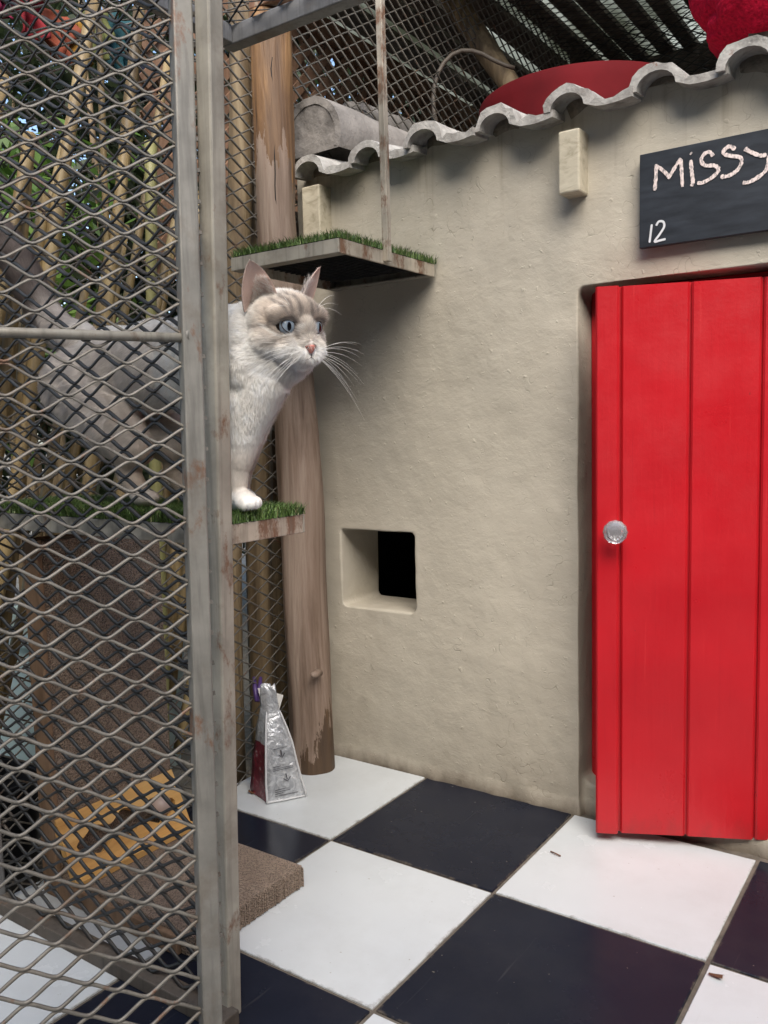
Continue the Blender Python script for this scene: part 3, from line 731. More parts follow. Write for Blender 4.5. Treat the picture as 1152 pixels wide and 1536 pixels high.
for (z, sw_, st_) in secs:
    corners = [cF, cR, cB, cL]; ring = []
    fl_ = max(0, min(1, (z-.10)/.07))
    cen = cc + Vector((.004, 0, 0))*(z/.2) - topd*.012*(z/.23)
    for i in range(4):
        a, b = corners[i]-cc, corners[(i+1) % 4]-cc
        for k in range(6):
            q = a.lerp(b, k/6); q = q*(sw_*(1-fl_)) + (topd*q.dot(topd)*sw_*1.15 + topn*q.dot(topn)*st_)*fl_
            pk = .0035*noise.noise(Vector((i+k*.3, z*40, 2)))*(1 if 0 < z < .2 else .3)
            pinch = -.10*math.sin(math.pi*k/6)*sw_ if i in (1, 3) else .03*math.sin(math.pi*k/6)
            q = q*(1+pinch); ring.append(cen + q + q.normalized()*pk + Vector((0, 0, z+(.004*math.sin(k*1.3+i) if z > .2 else 0))))
    vs += ring
fs = []; mi = []
for j in range(len(secs)-1):
    for k in range(NK):
        fs.append((j*NK+k, j*NK+(k+1) % NK, (j+1)*NK+(k+1) % NK, (j+1)*NK+k)); side = k//6
        mi.append(1 if (side in (3, 2) and secs[j][0] < .09) else 0)
fs.append(tuple((len(secs)-1)*NK+k for k in range(NK))); mi.append(0)
pm.v = vs; pm.f = fs; pm.m = mi
po_ = pm.build('pouch_body', [foil.m, maroon.m], pouch, sm=True)
# welded seams (two light edges of the front panel)
for c0 in (0, 6):
    s_ = MB(); s_.tube([Vector(vs[j*NK+c0]) for j in range(8)], [.0022]*7+[.001], 6); s_.build('seam', plain('white_seam', (.66,.66,.66), .4, .1, bump=0), pouch, sm=True)
s_ = MB(); s_.tube([Vector(vs[k]) + Vector((0, 0, .002)) for k in range(7)], .0022, 6); s_.build('seam', bpy.data.materials['white_seam'], pouch, sm=True)
ink = plain('grey_print_ink', (.09,.09,.10), .6, bump=0)
def onface(u, t):
    z = .012+.10*t; j = max(i for i in range(len(secs)) if secs[i][0] <= z); f_ = (z-secs[j][0])/(secs[j+1][0]-secs[j][0])
    p = lambda jj: Vector(vs[jj*NK]).lerp(Vector(vs[jj*NK+6]), u)
    q = p(j).lerp(p(j+1), f_); nrm_ = (cR-cF).cross(Vector((0,0,1))).normalized()
    if nrm_.dot(Vector(-fw)) < 0: nrm_ = -nrm_
    return q + nrm_*.0045
for (u, t) in ((.52, .80), (.58, .32)):      # two small printed arrows pointing down
    s_ = MB(); s_.tube([onface(u, t+.12), onface(u+.02, t)], .0012, 5); s_.tube([onface(u-.09, t+.03), onface(u+.02, t-.03), onface(u+.12, t+.05)], .0010, 5); s_.build('printed_arrow', ink, pouch)
for t, u0, u1 in ((.95,.25,.75), (.60,.2,.45), (.56,.2,.85), (.53,.2,.85), (.14,.2,.5), (.10,.2,.62), (.06,.2,.42), (.02,.2,.8)):
    s_ = MB(); s_.tube([onface(u0, t), onface((u0+u1)/2, t+.01), onface(u1, t+.015)], .0006, 4); s_.build('printed_line', ink, pouch)
fp = [at(386, 1032, D=1.80), at(425, 1043, D=1.79), at(419, 1064, D=1.785), at(392, 1054, D=1.79)]; bk_ = Vector(fw)*.003
s_ = MB(); s_.add(fp+[q+bk_ for q in fp], [(0,3,2,1),(4,5,6,7),(0,1,5,4),(1,2,6,5),(2,3,7,6),(3,0,4,7)]); s_.build('folded_flap', plain('white_pouch_print', (.68,.66,.62), .4, .15, 60, .3, 60, .002), pouch, bevel=.001)
st_ = [fp[0].lerp(fp[1], .40)-bk_*.4, fp[0].lerp(fp[1], .50)-bk_*.4, fp[3].lerp(fp[2], .34)-bk_*.4, fp[3].lerp(fp[2], .22)-bk_*.4]
s_ = MB(); s_.add(st_, [(0,3,2,1)]); s_.build('red_stripe', maroon.m, pouch)
purple = plain('purple_plastic', (.085,.045,.17), .4, bump=0)
pg = empty('clothes_peg', at(386, 1040, D=1.83), 'purple plastic peg clipping the top of the foil pouch', 'clothes peg')
for dx in (-1, 1):
    s_ = MB(); a = at(386+dx*5, 1016, D=1.835); b = at(386+dx*1.5, 1052, D=1.80); s_.tube([a, a.lerp(b, .5), b], [.0035, .0055, .0035], 8); s_.build('peg_arm', purple, pg, sm=True)

# ------------------------------------------------------------------ red drum and towel on the roof
drum = empty('red_drum', (.0, 0, 0), 'dark red round drum standing on the roof behind the grey tiles', 'drum')
dc = at(874, 150, D=2.14); top = at(852, 88, D=1.87).z
dm = MB(); n = 64; pts = []
for (r_, z) in ((.259, 1.36), (.260, 1.40), (.260, top-.03), (.260, top-.003), (.2585, top), (.255, top), (.254, top-.003), (.253, top-.10), (0.001, top-.102)):
    pts.append([(dc.x+r_*math.cos(2*math.pi*k/n), dc.y+r_*math.sin(2*math.pi*k/n), z) for k in range(n)])
dm.add([p for rr in pts for p in rr], [(j*n+k, j*n+(k+1) % n, (j+1)*n+(k+1) % n, (j+1)*n+k) for j in range(len(pts)-1) for k in range(n)])
o = dm.build('drum_wall', M['darkred'], drum, sm=True); e = o.modifiers.new('b', 'EDGE_SPLIT'); e.split_angle = R(40)
tw = NM('crimson_terry_towel'); v = tw.map(); n = tw.noise(v, 160, 4)
tw.color(tw.ramp(n, [(.3, (.24,.004,.018)), (.65, (.46,.007,.032))])).rough(.95).set(Specular_IOR_Level=.1); tw.bump(n, 1., .004); tw.bump(tw.noise(v, 12, 4), .6, .02)
bm = bmesh.new(); bmesh.ops.create_icosphere(bm, subdivisions=6, radius=1)
tc = Vector((.712, .30, 1.508))
for v_ in bm.verts:
    p = v_.co.copy(); q = Vector([math.copysign(abs(a)**.7, a) for a in p])
    d_ = 1 + .07*noise.noise(p*2.3+Vector((4,1,2))) + .030*noise.noise(p*6)
    fold = .05*math.sin(p.z*7+1.5*noise.noise(p*1.5))*(1-abs(p.z))
    v_.co = tc + Vector((q.x*.235*(d_+fold*.5), q.y*.17*(d_+fold*.5), q.z*.098*d_ + .02*noise.noise(Vector((p.x*2, p.y*2, 0)))))
me = bpy.data.meshes.new('folded_towel'); bm.to_mesh(me); bm.free(); smooth(me)
tag(link('folded_towel', me, tw.m), 'crimson terry towel folded on the roof at the top right corner', 'towel')
b = MB(); b.box((.58, .20, 1.33), (.90, .42, 1.43)); tag(b.build('wooden_block', M['darkwood'], bevel=.004), 'dark wooden block under the crimson towel', 'block')

# ------------------------------------------------------------------ beyond the mesh: poles, canes, lattice, tubs
def pole(name, a, b, r, mat, label, cat, group=None, n=12, jit=.25, nodes=0):
    mb = MB(); a = Vector(a); b = Vector(b); K = 14; pts = []; rr = []
    for k in range(K+1):
        t_ = k/K; p = a.lerp(b, t_) + Vector((noise.noise(Vector((a.y*9, t_*2, 1))), noise.noise(Vector((a.y*9, t_*2, 5))), 0))*r*.8
        pts.append(p); q = r*(1-.12*t_)
        if nodes and k % 3 == 0: q *= 1.10
        rr.append(q)
    mb.tube(pts, rr, n, jit=jit)
    return tag(mb.build(name, mat, sm=True), label, cat, group)
G1 = 'round timber poles behind the wire mesh'
pole('fence_pole', (-.43,-.145,-.06), (-.41,-.055,1.75), .030, M['pole'], 'round fence pole behind the mesh nearest the steel post', 'pole', G1)
pole('fence_pole', (-.44,-.045,-.06), (-.42,-.005,1.55), .031, M['pole'], 'round fence pole behind the mesh, second from the steel post', 'pole', G1)
pole('fence_pole', (-.46,.045,-.06), (-.44,.055,1.5), .026, M['pole'], 'darker round pole squeezed between the log post and the pale poles', 'pole', G1)
b = MB(); b.box((-.40, .02, -.06), (-.375, .17, 1.25)); tag(b.build('dark_board', M['darkwood'], bevel=.003), 'near black board standing behind the mesh beside the log post', 'board')
pole('green_cane', (-.50,-.295,-.06), (-.50,-.245,1.35), .013, M['greencane'], 'upright pale green cane behind the mesh above the cat', 'cane', None, nodes=1)
pole('brown_cane', (-.52,-.36,-.06), (-.52,-.335,1.6), .007, M['cane'], 'thin upright brown cane left of the pale green one', 'cane', None, nodes=1)
GC = 'leaning yellow canes behind the mesh'
for k in range(34):
    y = -1.12+k*.030+random.uniform(-.008, .008); ln = random.uniform(.18, .34); z1 = random.uniform(.95, 1.65); z0 = random.uniform(-.06, .32) if k > 12 else -.06
    if k > 24: z1 = random.uniform(.9, 1.2)
    x = -.47-random.uniform(0, .10)-(.02 if k % 2 else 0)
    pole('leaning_cane', (x, y, z0), (x-.02, y+ln*(z1-z0), z1), random.uniform(.009, .015), M['cane'], 'yellow cane in the leaning row behind the mesh, alike its neighbours', 'cane', GC, n=8, nodes=1)
# brown lattice beyond the roof
lt = empty('lattice_panel', (-.8, .9, 1.3), 'brown diagonal wooden lattice panel beyond the mesh and the roof', 'lattice')
lw, XL = .036, -.82
YA, YB, ZA, ZB = .02, 2.3, 1.15, 1.98
def slats(sgn, x, name):
    mb = MB(); c = (YA-(ZB-ZA)) if sgn > 0 else YA
    step = .088; y = YA-(ZB-ZA)
    while y < YB+(ZB-ZA):
        # line y' = y + (z-ZA)*sgn ; clip to panel
        pts = []
        for k in range(2):
            pass
        if sgn > 0: za = ZA+max(0, YA-y); zb = min(ZB, ZA+(YB-y)); f = lambda z: y+(z-ZA)
        else: za = ZA+max(0, y-YB); zb = min(ZB, ZA+(y-YA)); f = lambda z: y-(z-ZA)
        if zb > za+.02: mb.bar((x, f(za), za), (x, f(zb), zb), .008, lw, upv=(0, sgn*-1, 1))
        y += step
    mb.build(name, M['lattice'], lt)
slats(1, XL, 'slat_layer'); slats(-1, XL-.009, 'slat_layer')
f = MB(); f.box((XL-.02, YA, ZB), (XL+.02, YB, ZB+.07)); f.build('top_beam', M['lattice'], lt, bevel=.003)
f = MB(); f.box((XL-.03, 1.02, -.06), (XL+.03, 1.10, ZB-.001)); f.build('post', M['lattice'], lt, bevel=.003)
f = MB(); f.box((XL-.05, YB+.001, -.06), (XL+.03, YB+.08, 2.5)); f.build('post', M['lattice'], lt, bevel=.003)
# rough diagonal pole and hanging hose loop
pole('leaning_log', at(655, -30, X=-.5), at(775, 145, X=-.18), .035, M['pole'], 'pale round branch slanting across the top behind the mesh', 'branch')
hp = [at(x, y, D=2.35) for x, y in ((655,188),(651,168),(650,148),(652,128),(657,110),(666,94),(678,82),(692,76),(708,76),(724,81),(740,90),(758,98),(772,102))]
mb = MB(); mb.tube(hp, .006, 8); tag(mb.build('hose_loop', plain('dull_brown_hose', (.13,.105,.08), .6), sm=True), 'thin brown hose loop hanging behind the roof', 'hose')
# slatted lean-to over the yard behind
pgl = empty('slatted_canopy', (.4, 1.3, 2.1), 'dark slatted canopy with wire mesh over the yard behind the roof', 'canopy')
zc = 2.12
f = MB(); f.box((-1.1, 1.86, zc-.09), (2.2, 1.93, zc-.001)); f.build('beam', M['darkwood'], pgl, bevel=.003)
k = 0; x = -1.05
while x < 2.1:
    wdt = random.choice((.05, .07, .09)); gap = random.choice((.02, .035, .05, .06))
    f = MB(); f.box((x, .35, zc), (x+wdt, 3.0, zc+.02)); f.build('slat', M['darkwood'], pgl); x += wdt+gap
pc = NM('dusty_translucent_sheet'); pc.color((.22,.23,.20)).rough(.6); tl_ = pc.node('ShaderNodeBsdfTranslucent'); pc.l(pc.ramp(pc.noise(pc.map(scale=(1,.2,1)), 9, 6), [(.35, (.22,.23,.18)), (.7, (.70,.72,.66))]), tl_.inputs[0])
mxs = pc.node('ShaderNodeMixShader'); mxs.inputs[0].default_value = .7; pc.l(pc.b.outputs[0], mxs.inputs[1]); pc.l(tl_.outputs[0], mxs.inputs[2]); pc.l(mxs.outputs[0], pc.n['Material Output'].inputs[0])
f = MB(); f.box((-1.1, .35, zc+.03), (2.2, 3.0, zc+.034)); f.build('roof_sheet', pc.m, pgl)
expanded((-.30, .60, zc-.10), (1,0,0), (0,1,0), 1.8, 1.3, seg=3, mat=M['darkmesh'], parent=pgl, sw=.0034)
expanded((-.30, 1.60, 1.2), (1,0,0), (0,0,1), 2.2, .95, seg=3, mat=M['darkmesh'], parent=pgl, sw=.0034)
f = MB(); f.box((-.32, 1.57, -.06), (-.28, 1.61, 2.1)); f.build('post', M['darkwood'], pgl)
f = MB(); f.box((1.9, 1.57, -.06), (1.94, 1.61, 2.1)); f.build('post', M['darkwood'], pgl)
# tubs outside the mesh
def tub(lo, hi, mat, label, taper=.88, name='plastic_tub', cat='tub'):
    cx, cy = (lo[0]+hi[0])/2, (lo[1]+hi[1])/2; hx, hy = (hi[0]-lo[0])/2, (hi[1]-lo[1])/2
    e = empty(name, (cx, cy, lo[2]), label, cat); rings = []; nn_ = 32
    def ring(s_, z):
        r_ = []
        for k in range(nn_):
            a = 2*math.pi*(k+.5)/nn_; c, s2 = math.cos(a), math.sin(a); p = 5
            q = (abs(c)**p+abs(s2)**p)**(-1/p); r_.append((cx+hx*s_*c*q, cy+hy*s_*s2*q, z))
        return r_
    H_ = hi[2]-lo[2]
    rs = [ring(taper, lo[2]), ring((1+taper)/2, lo[2]+H_*.5), ring(.985, hi[2]-.02), ring(.99, hi[2])]
    rs += [ring(.955, hi[2]), ring(taper*.96, lo[2]+.006)]
    mb = MB(); mb.add([p for r_ in rs for p in r_], [(j*nn_+k, j*nn_+(k+1) % nn_, (j+1)*nn_+(k+1) % nn_, (j+1)*nn_+k) for j in range(len(rs)-1) for k in range(nn_)]+[tuple(range(nn_))[::-1], tuple(5*nn_+k for k in range(nn_))])
    mb.build('tub_body', mat, e, sm=True).modifiers.new('b', 'EDGE_SPLIT').split_angle = R(40)
    mb = MB(); a = ring(1.03, hi[2]-.022); b_ = ring(1.03, hi[2]+.002); c_ = ring(.992, hi[2]+.003); d_ = ring(.992, hi[2]-.022)
    mb.add(a+b_+c_+d_, [(j*nn_+k, j*nn_+(k+1) % nn_, ((j+1) % 4)*nn_+(k+1) % nn_, ((j+1) % 4)*nn_+k) for j in range(4) for k in range(nn_)])
    mb.build('rim', mat, e, sm=True).modifiers.new('b', 'EDGE_SPLIT').split_angle = R(40)
    return e
mint = plain('pale_mint_plastic', (.55,.68,.66), .35, .08, 6, 0); blackp = plain('black_plastic', (.012,.013,.016), .35, .2, bump=0)
tub((-.98,-.50,-.06), (-.60,-.06,.33), mint, 'large pale mint plastic tub behind the mesh beside the foil pouch')
tub((-.86,-.38,.335), (-.66,-.14,.46), blackp, 'black planter standing on the large pale mint tub', name='planter', cat='planter')
tub((-.90,-.98,-.06), (-.62,-.64,.20), mint, 'smaller pale mint tub behind the mesh at the left edge')
tub((-.58,-.86,-.06), (-.40,-.62,.14), blackp, 'black tub on the ground at the lower left behind the mesh')
# coloured cloths hung up at the upper left
def cloth(px, py, w_, h_, c, label, seed, X=-.9):
    o_ = at(px, py, X=X); n_ = 14; vs = []
    for j in range(n_+1):
        for i in range(n_+1):
            u, v_ = i/n_-.5, j/n_; nz_ = noise.noise(Vector((u*4+seed, v_*3, seed)))
            vs.append(o_ + Vector((.035*nz_+.02*math.sin(u*14+seed), u*w_*(1-.25*v_)+.02*nz_, -v_*h_+.015*noise.noise(Vector((u*5, seed, 1))))))
    fs = [(j*(n_+1)+i, j*(n_+1)+i+1, (j+1)*(n_+1)+i+1, (j+1)*(n_+1)+i) for j in range(n_) for i in range(n_)]
    mb = MB(); mb.add(vs, fs); ob = mb.build('hanging_cloth', plain('cloth_'+label.split()[0], tuple(x_*.6 for x_ in c), .85, .3, 20, .4, 90, .002), sm=True)
    s_ = ob.modifiers.new('t', 'SOLIDIFY'); s_.thickness = .003; tag(ob, label, 'cloth')
cloth(-6, -60, .05, .12, (.45,.02,.10), 'pink cloth hanging at the top left corner of the photo', 1)
cloth(40, -25, .07, .12, (.42,.015,.03), 'red cloth hanging behind the mesh next to the pink one', 2)
cloth(85, 20, .09, .11, (.40,.08,.03), 'orange red cloth hanging right of the red one', 3)
cloth(112, 35, .06, .10, (.50,.25,.02), 'yellow cloth hanging behind the mesh', 4)
cloth(143, 20, .07, .11, (.20,.22,.06), 'olive cloth hanging between the yellow and teal ones', 5)
cloth(172, 30, .09, .12, (.01,.11,.14), 'teal cloth hanging behind the mesh', 6)
cloth(214, 80, .09, .11, (.012,.02,.07), 'navy blue cloth hanging near the steel post', 7)

# ------------------------------------------------------------------ foliage
def leafmat(name, a, b):
    m = NM(name); at_ = m.node('ShaderNodeAttribute', attribute_name='tint'); m.color(m.ramp(at_.outputs['Fac'], [(0, a), (1, b)])).rough(.5)
    t = m.node('ShaderNodeBsdfTranslucent'); m.l(m.ramp(at_.outputs['Fac'], [(0, a), (1, b)]), t.inputs[0]); mx = m.node('ShaderNodeMixShader'); mx.inputs[0].default_value = .35
    m.l(m.b.outputs[0], mx.inputs[1]); m.l(t.outputs[0], mx.inputs[2]); m.l(mx.outputs[0], m.n['Material Output'].inputs[0]); return m.m
leafd = leafmat('dark_green_leaf', (.016,.026,.012), (.06,.085,.032)); leafb = leafmat('bright_green_leaf', (.06,.13,.02), (.20,.34,.06))
def shrub(lo, hi, n, mat, label, name='shrub', size=.05):
    lo, hi = np.array(lo), np.array(hi); c = (lo+hi)/2
    e = empty(name, (c[0], c[1], -.06), label, 'shrub')
    tr_ = MB()
    for k in range(5):
        a = Vector((c[0]+random.uniform(-.08, .08), c[1]+random.uniform(-.08, .08), -.06)); q = Vector(rng.uniform(lo, hi)); q.z = hi[2]-.2
        tr_.tube([a, a.lerp(q, .5)+Vector((.05*random.random(), 0, .1)), q], [.02, .014, .005], 7)
    tr_.build('stems', M['pole'], e, sm=True)
    ncl = max(20, n//60); cl = rng.uniform(lo, hi, (ncl, 3)); idx = rng.integers(0, ncl, n)
    p = cl[idx] + rng.normal(0, .085, (n, 3)); a = rng.normal(size=(n, 3)); a /= np.linalg.norm(a, axis=1)[:, None]
    b_ = np.cross(a, rng.normal(size=(n, 3))); b_ /= np.linalg.norm(b_, axis=1)[:, None]; s_ = size*rng.uniform(.5, 1.2, n)[:, None]
    V_ = np.stack([p-a*s_, p-b_*s_*.3, p+a*s_, p+b_*s_*.3], 1)
    me = bpy.data.meshes.new('foliage'); me.from_pydata(V_.reshape(-1, 3).tolist(), [], (np.arange(n*4).reshape(-1, 4)).tolist()); me.update()
    t = np.repeat(np.clip(rng.normal(.4, .25, ncl)[idx]+rng.normal(0, .15, n), 0, 1), 4); at_ = me.attributes.new('tint', 'FLOAT', 'POINT'); at_.data.foreach_set('value', t.astype(np.float32))
    me.materials.append(mat); link('foliage', me, None, e)
shrub((-2.3,-1.4,.2), (-1.5,.0,2.5), 12000, leafd, 'dark leafy shrub behind the leaning canes at the left edge')
shrub((-2.0,-.15,.3), (-1.2,.9,2.3), 9000, leafd, 'dark leafy shrub behind the round fence poles')
shrub((-1.25,-.34,.95), (-.85,-.02,1.42), 1300, leafb, 'bright green shrub seen left of the steel post', size=.035)
shrub((-2.4,.6,.2), (-1.4,3.6,3.0), 16000, leafd, 'tall dark shrub behind the brown lattice')
shrub((-1.2,2.9,.3), (.9,3.8,2.05), 12000, leafd, 'leafy shrub beyond the slatted canopy and red drum', size=.04)
shrub((1.0,2.9,.3), (3.0,3.8,2.2), 6000, leafd, 'leafy shrub at the far right behind the towel')
# unseen walls added behind and beside the camera to block low light
yw = MB(); yw.box((-2.2, -3.75, -.06), (4.2, -3.63, 3.5)); yw.box((3.3, -3.62, -.06), (3.42, 2.8, 2.6))
tag(yw.build('light_blocking_wall', plain('dull_light_blocker', (.20,.17,.13), .9)), 'unseen dull wall added around the tiled floor to block low light', 'wall')

# ------------------------------------------------------------------ the cat
catroot = empty('cat', (.05, -.69, .642), 'white and grey blue eyed cat stepping past the steel post on the lower shelf', 'cat')
tcam = Vector(-fw); rcam = Vector(CRT); ucam = Vector(CUP)
HC = at(426, 495, D=1.03); TH = R(42)
hf = (tcam*math.cos(TH) + rcam*math.sin(TH) - ucam*.17).normalized()
hr_ = (Vector(ucam)-rcam*.15).cross(hf).normalized()*1      # viewer's right
hu = hf.cross(hr_).normalized()
HS = .0112                         # metres per head unit
def H(x, y, z): return HC + (hr_*x + hf*y + hu*z)*HS
HM = Matrix([[hr_[i], hf[i], hu[i]] for i in range(3)])      # local->world rotation columns
def ell(bm, c, rx, ry, rz, M3=None, seg=20):
    m4 = Matrix.Translation(c) @ ((M3.to_4x4()) if M3 else Matrix.Identity(4)) @ Matrix.Diagonal((rx, ry, rz, 1))
    bmesh.ops.create_uvsphere(bm, u_segments=seg, v_segments=seg*2//3, radius=1, matrix=m4)
def cap(bm, a, b, ra, rb, n=16, k=8):
    a = Vector(a); b = Vector(b)
    for i in range(k+1):
        t_ = i/k; bmesh.ops.create_uvsphere(bm, u_segments=n, v_segments=n//2, radius=ra+(rb-ra)*t_, matrix=Matrix.Translation(a.lerp(b, t_)))
def hell(bm, c, r, seg=24): ell(bm, H(*c), r[0]*HS, r[1]*HS, r[2]*HS, HM, seg)
bm = bmesh.new()
# head
hell(bm, (0,-.3,.35), (3.85,4.4,3.75)); hell(bm, (-2.05,.6,-1.2), (2.1,2.5,2.1)); hell(bm, (2.0,.6,-1.2), (2.05,2.5,2.1)); hell(bm, (-2.3,-.7,-2.6), (2.2,2.3,2.6)); hell(bm, (1.6,-.5,-2.8), (2.2,2.3,2.2)); hell(bm, (-2.2,-1.6,-4.4), (2.4,2.4,2.8))
hell(bm, (0,2.4,1.5), (2.5,1.7,1.9)); hell(bm, (-1.9,2.45,1.45), (1.4,1.35,1.0)); hell(bm, (1.9,2.45,1.45), (1.4,1.35,1.0))
hell(bm, (0,3.55,-.1), (1.0,1.25,1.5)); hell(bm, (0,4.15,-1.35), (.80,1.0,.95))
hell(bm, (-.66,3.95,-2.45), (.92,1.05,.80)); hell(bm, (.66,3.95,-2.45), (.92,1.05,.80)); hell(bm, (0,3.55,-3.2), (.75,.85,.55)); hell(bm, (-1.3,2.7,-2.0), (1.5,1.7,1.35)); hell(bm, (1.3,2.7,-2.0), (1.5,1.7,1.35)); hell(bm, (0,3.0,-1.6), (1.3,1.7,1.6)); hell(bm, (0,2.2,-2.6), (2.1,2.0,1.4))
hell(bm, (0,-.5,-2.6), (2.9,3.2,2.2))
# neck, trunk
N0 = Vector((.150,-.700,.838))
cap(bm, H(0,-1.6,-.6), N0, .042, .060, k=10)
cap(bm, H(-.2,.5,-2.7), (.204,-.700,.818), .032, .044, k=10)
ell(bm, (.160,-.700,.815), .056, .056, .072); ell(bm, (.150,-.705,.835), .050, .060, .060); ell(bm, (.10,-.69,.828), .075, .056, .070); ell(bm, (.02,-.69,.832), .085, .056, .064)
ell(bm, (-.07,-.69,.826), .085, .060, .068); ell(bm, (-.13,-.69,.815), .060, .060, .066)
ell(bm, (.193,-.70,.792), .034, .038, .050); cap(bm, (.220,-.702,.802), (.192,-.707,.748), .033, .027, k=10); cap(bm, (.192,-.707,.748), (.179,-.711,.705), .027, .021, k=8)
# front leg in view, and its mate
cap(bm, (.188,-.708,.778), (.178,-.712,.708), .034, .0205, k=10); cap(bm, (.178,-.712,.708), (.174,-.713,.662), .0195, .0155, k=8)
cap(bm, (.178,-.713,.656), (.192,-.715,.6545), .015, .0145); ell(bm, (.196,-.7155,.6535), .0125, .0180, .0115)
for dy_, dx_ in ((-.0125,.001),(-.0043,.0058),(.0043,.0058),(.0125,.001)): ell(bm, (.2025+dx_,-.7155+dy_,.6515), .0078, .0049, .0082)
cap(bm, (.165,-.668,.775), (.135,-.662,.70), .034, .022, k=10); cap(bm, (.135,-.662,.70), (.128,-.662,.66), .020, .016, k=6)
ell(bm, (.140,-.662,.653), .019, .016, .011)
# hind legs stepping forward
for sy, fx in ((-1, 0.0), (1, .028)):
    y = -.69+sy*.030
    cap(bm, (-.12,y,.81), (-.045,y+sy*.004,.752), .055, .044, k=10); cap(bm, (-.045,y+sy*.004,.752), (-.010+fx,y,.722), .042, .030, k=8)
    cap(bm, (-.010+fx,y,.722), (-.022+fx,y,.690), .026, .017, k=6); cap(bm, (-.022+fx,y,.690), (.000+fx,y,.660), .017, .0145, k=6)
    ell(bm, (.012+fx,y,.6535), .023, .0165, .0115)
# tail
tp = [at(x, y, Y=-.70+dy) for x, y, dy in ((118,512,.0),(92,500,-.0),(66,468,-.0),(46,430,-.0),(28,395,-.0),(6,362,.0),(-25,330,.0),(-60,300,.0))]
for i in range(len(tp)-1): cap(bm, tp[i], tp[i+1], (.030,.026,.024,.025,.026,.026,.025)[i], (.026,.024,.025,.026,.026,.025,.02)[i], k=5)
me = bpy.data.meshes.new('body'); bm.to_mesh(me); bm.free()
cb_ = link('body_src', me)
r1 = cb_.modifiers.new('r', 'REMESH'); r1.mode = 'VOXEL'; r1.voxel_size = .0019
s1 = cb_.modifiers.new('s', 'SMOOTH'); s1.iterations = 12; s1.factor = .6
dg = bpy.context.evaluated_depsgraph_get(); dg.update(); bme = bpy.data.meshes.new_from_object(cb_.evaluated_get(dg)); bpy.data.objects.remove(cb_); bme.name = 'body'
def vco(me):
    a = np.empty(len(me.vertices)*3, np.float32); me.vertices.foreach_get('co', a); return a.reshape(-1, 3).astype(float)
co = vco(bme)
HCn = np.array(HC); HMn = np.array(HM)
def tolocal(p): return (p-HCn) @ HMn / HS
EYES = [(-1.78, 0.36), (1.78, 0.36)]; EYC = 2.62; ER = 1.12
loc = tolocal(co); front = loc[:, 1] > 1.2
for ex, ez in EYES:
    sgn = 1 if ex > 0 else -1
    dx = (loc[:, 0]-ex)*sgn; dz = loc[:, 2]-ez - dx*.16
    q = np.sqrt((dx/.90)**2+(dz/(.70))**2)
    k = np.clip(1.35-q, 0, .35)/.35; k = k*k*(3-2*k)
    ysurf = EYC + np.sqrt(np.clip(ER**2-dx**2-dz**2, 0, None)) - .22
    m_ = front & (q < 1.35)
    loc[m_, 1] = loc[m_, 1]*(1-k[m_]) + np.minimum(loc[m_, 1], ysurf[m_])*k[m_]
co = loc*HS @ HMn.T + HCn
# ears: cupped shells, same mesh
ear_v = []; ear_f = []; ear_in = []
def ear(sg):
    base = len(ear_v); NU, NV = 17, 12
    tip = np.array([sg*4.55, .4, 6.9]); c0 = np.array([sg*1.45, 1.1, 3.2]); c1 = np.array([sg*4.1, -1.3, 1.7])
    for side in (0, 1):
        for j in range(NV+1):
            v_ = j/NV; ww = (1-v_**2.0)**.80; mid_ = (c0+c1)/2*(1-v_)+tip*v_
            for i in range(NU+1):
                u = 2*i/NU-1
                p = mid_ + (c1-c0)/2*u*ww*(1 if u*1 > 0 else 1) + np.array([-sg*.35, -1.7, .0])*(1-u*u)*(1-v_)**.55*ww**.3 + np.array([0, -1, 0])*side*.22*(1-.4*v_)
                ear_v.append(p); ear_in.append(1-side)
    W_ = NU+1; S_ = (NV+1)*W_
    def idx(s_, j, i): return base+s_*S_+j*W_+i
    for j in range(NV):
        for i in range(NU):
            f0 = [idx(0,j,i), idx(0,j,i+1), idx(0,j+1,i+1), idx(0,j+1,i)]; f1 = [idx(1,j,i), idx(1,j+1,i), idx(1,j+1,i+1), idx(1,j,i+1)]
            if sg < 0: f0 = f0[::-1]; f1 = f1[::-1]
            ear_f.append(f0); ear_f.append(f1)
        for i in (0, NU):
            ear_f.append([idx(0,j,i), idx(0,j+1,i), idx(1,j+1,i), idx(1,j,i)])
ear(-1); ear(1)
ev = np.array(ear_v); evw = ev*HS @ HMn.T + HCn
nb0 = len(co); faces = [list(p.vertices) for p in bme.polygons] + [[nb0+i for i in f] for f in ear_f]
bodyme = bpy.data.meshes.new('body'); bodyme.from_pydata(np.concatenate([co, evw]).tolist(), [], faces); bodyme.update(); smooth(bodyme)
bpy.data.meshes.remove(bme)
isear = np.concatenate([np.zeros(nb0), np.ones(len(evw))]); earin = np.concatenate([np.zeros(nb0), np.array(ear_in)])
def sstep(a, b, x): t_ = np.clip((x-a)/(b-a), 0, 1); return t_*t_*(3-2*t_)
def nz3(p, s_, seed=0):
    return np.array([noise.noise(Vector((a*s_+seed, b*s_, c*s_))) for a, b, c in p])
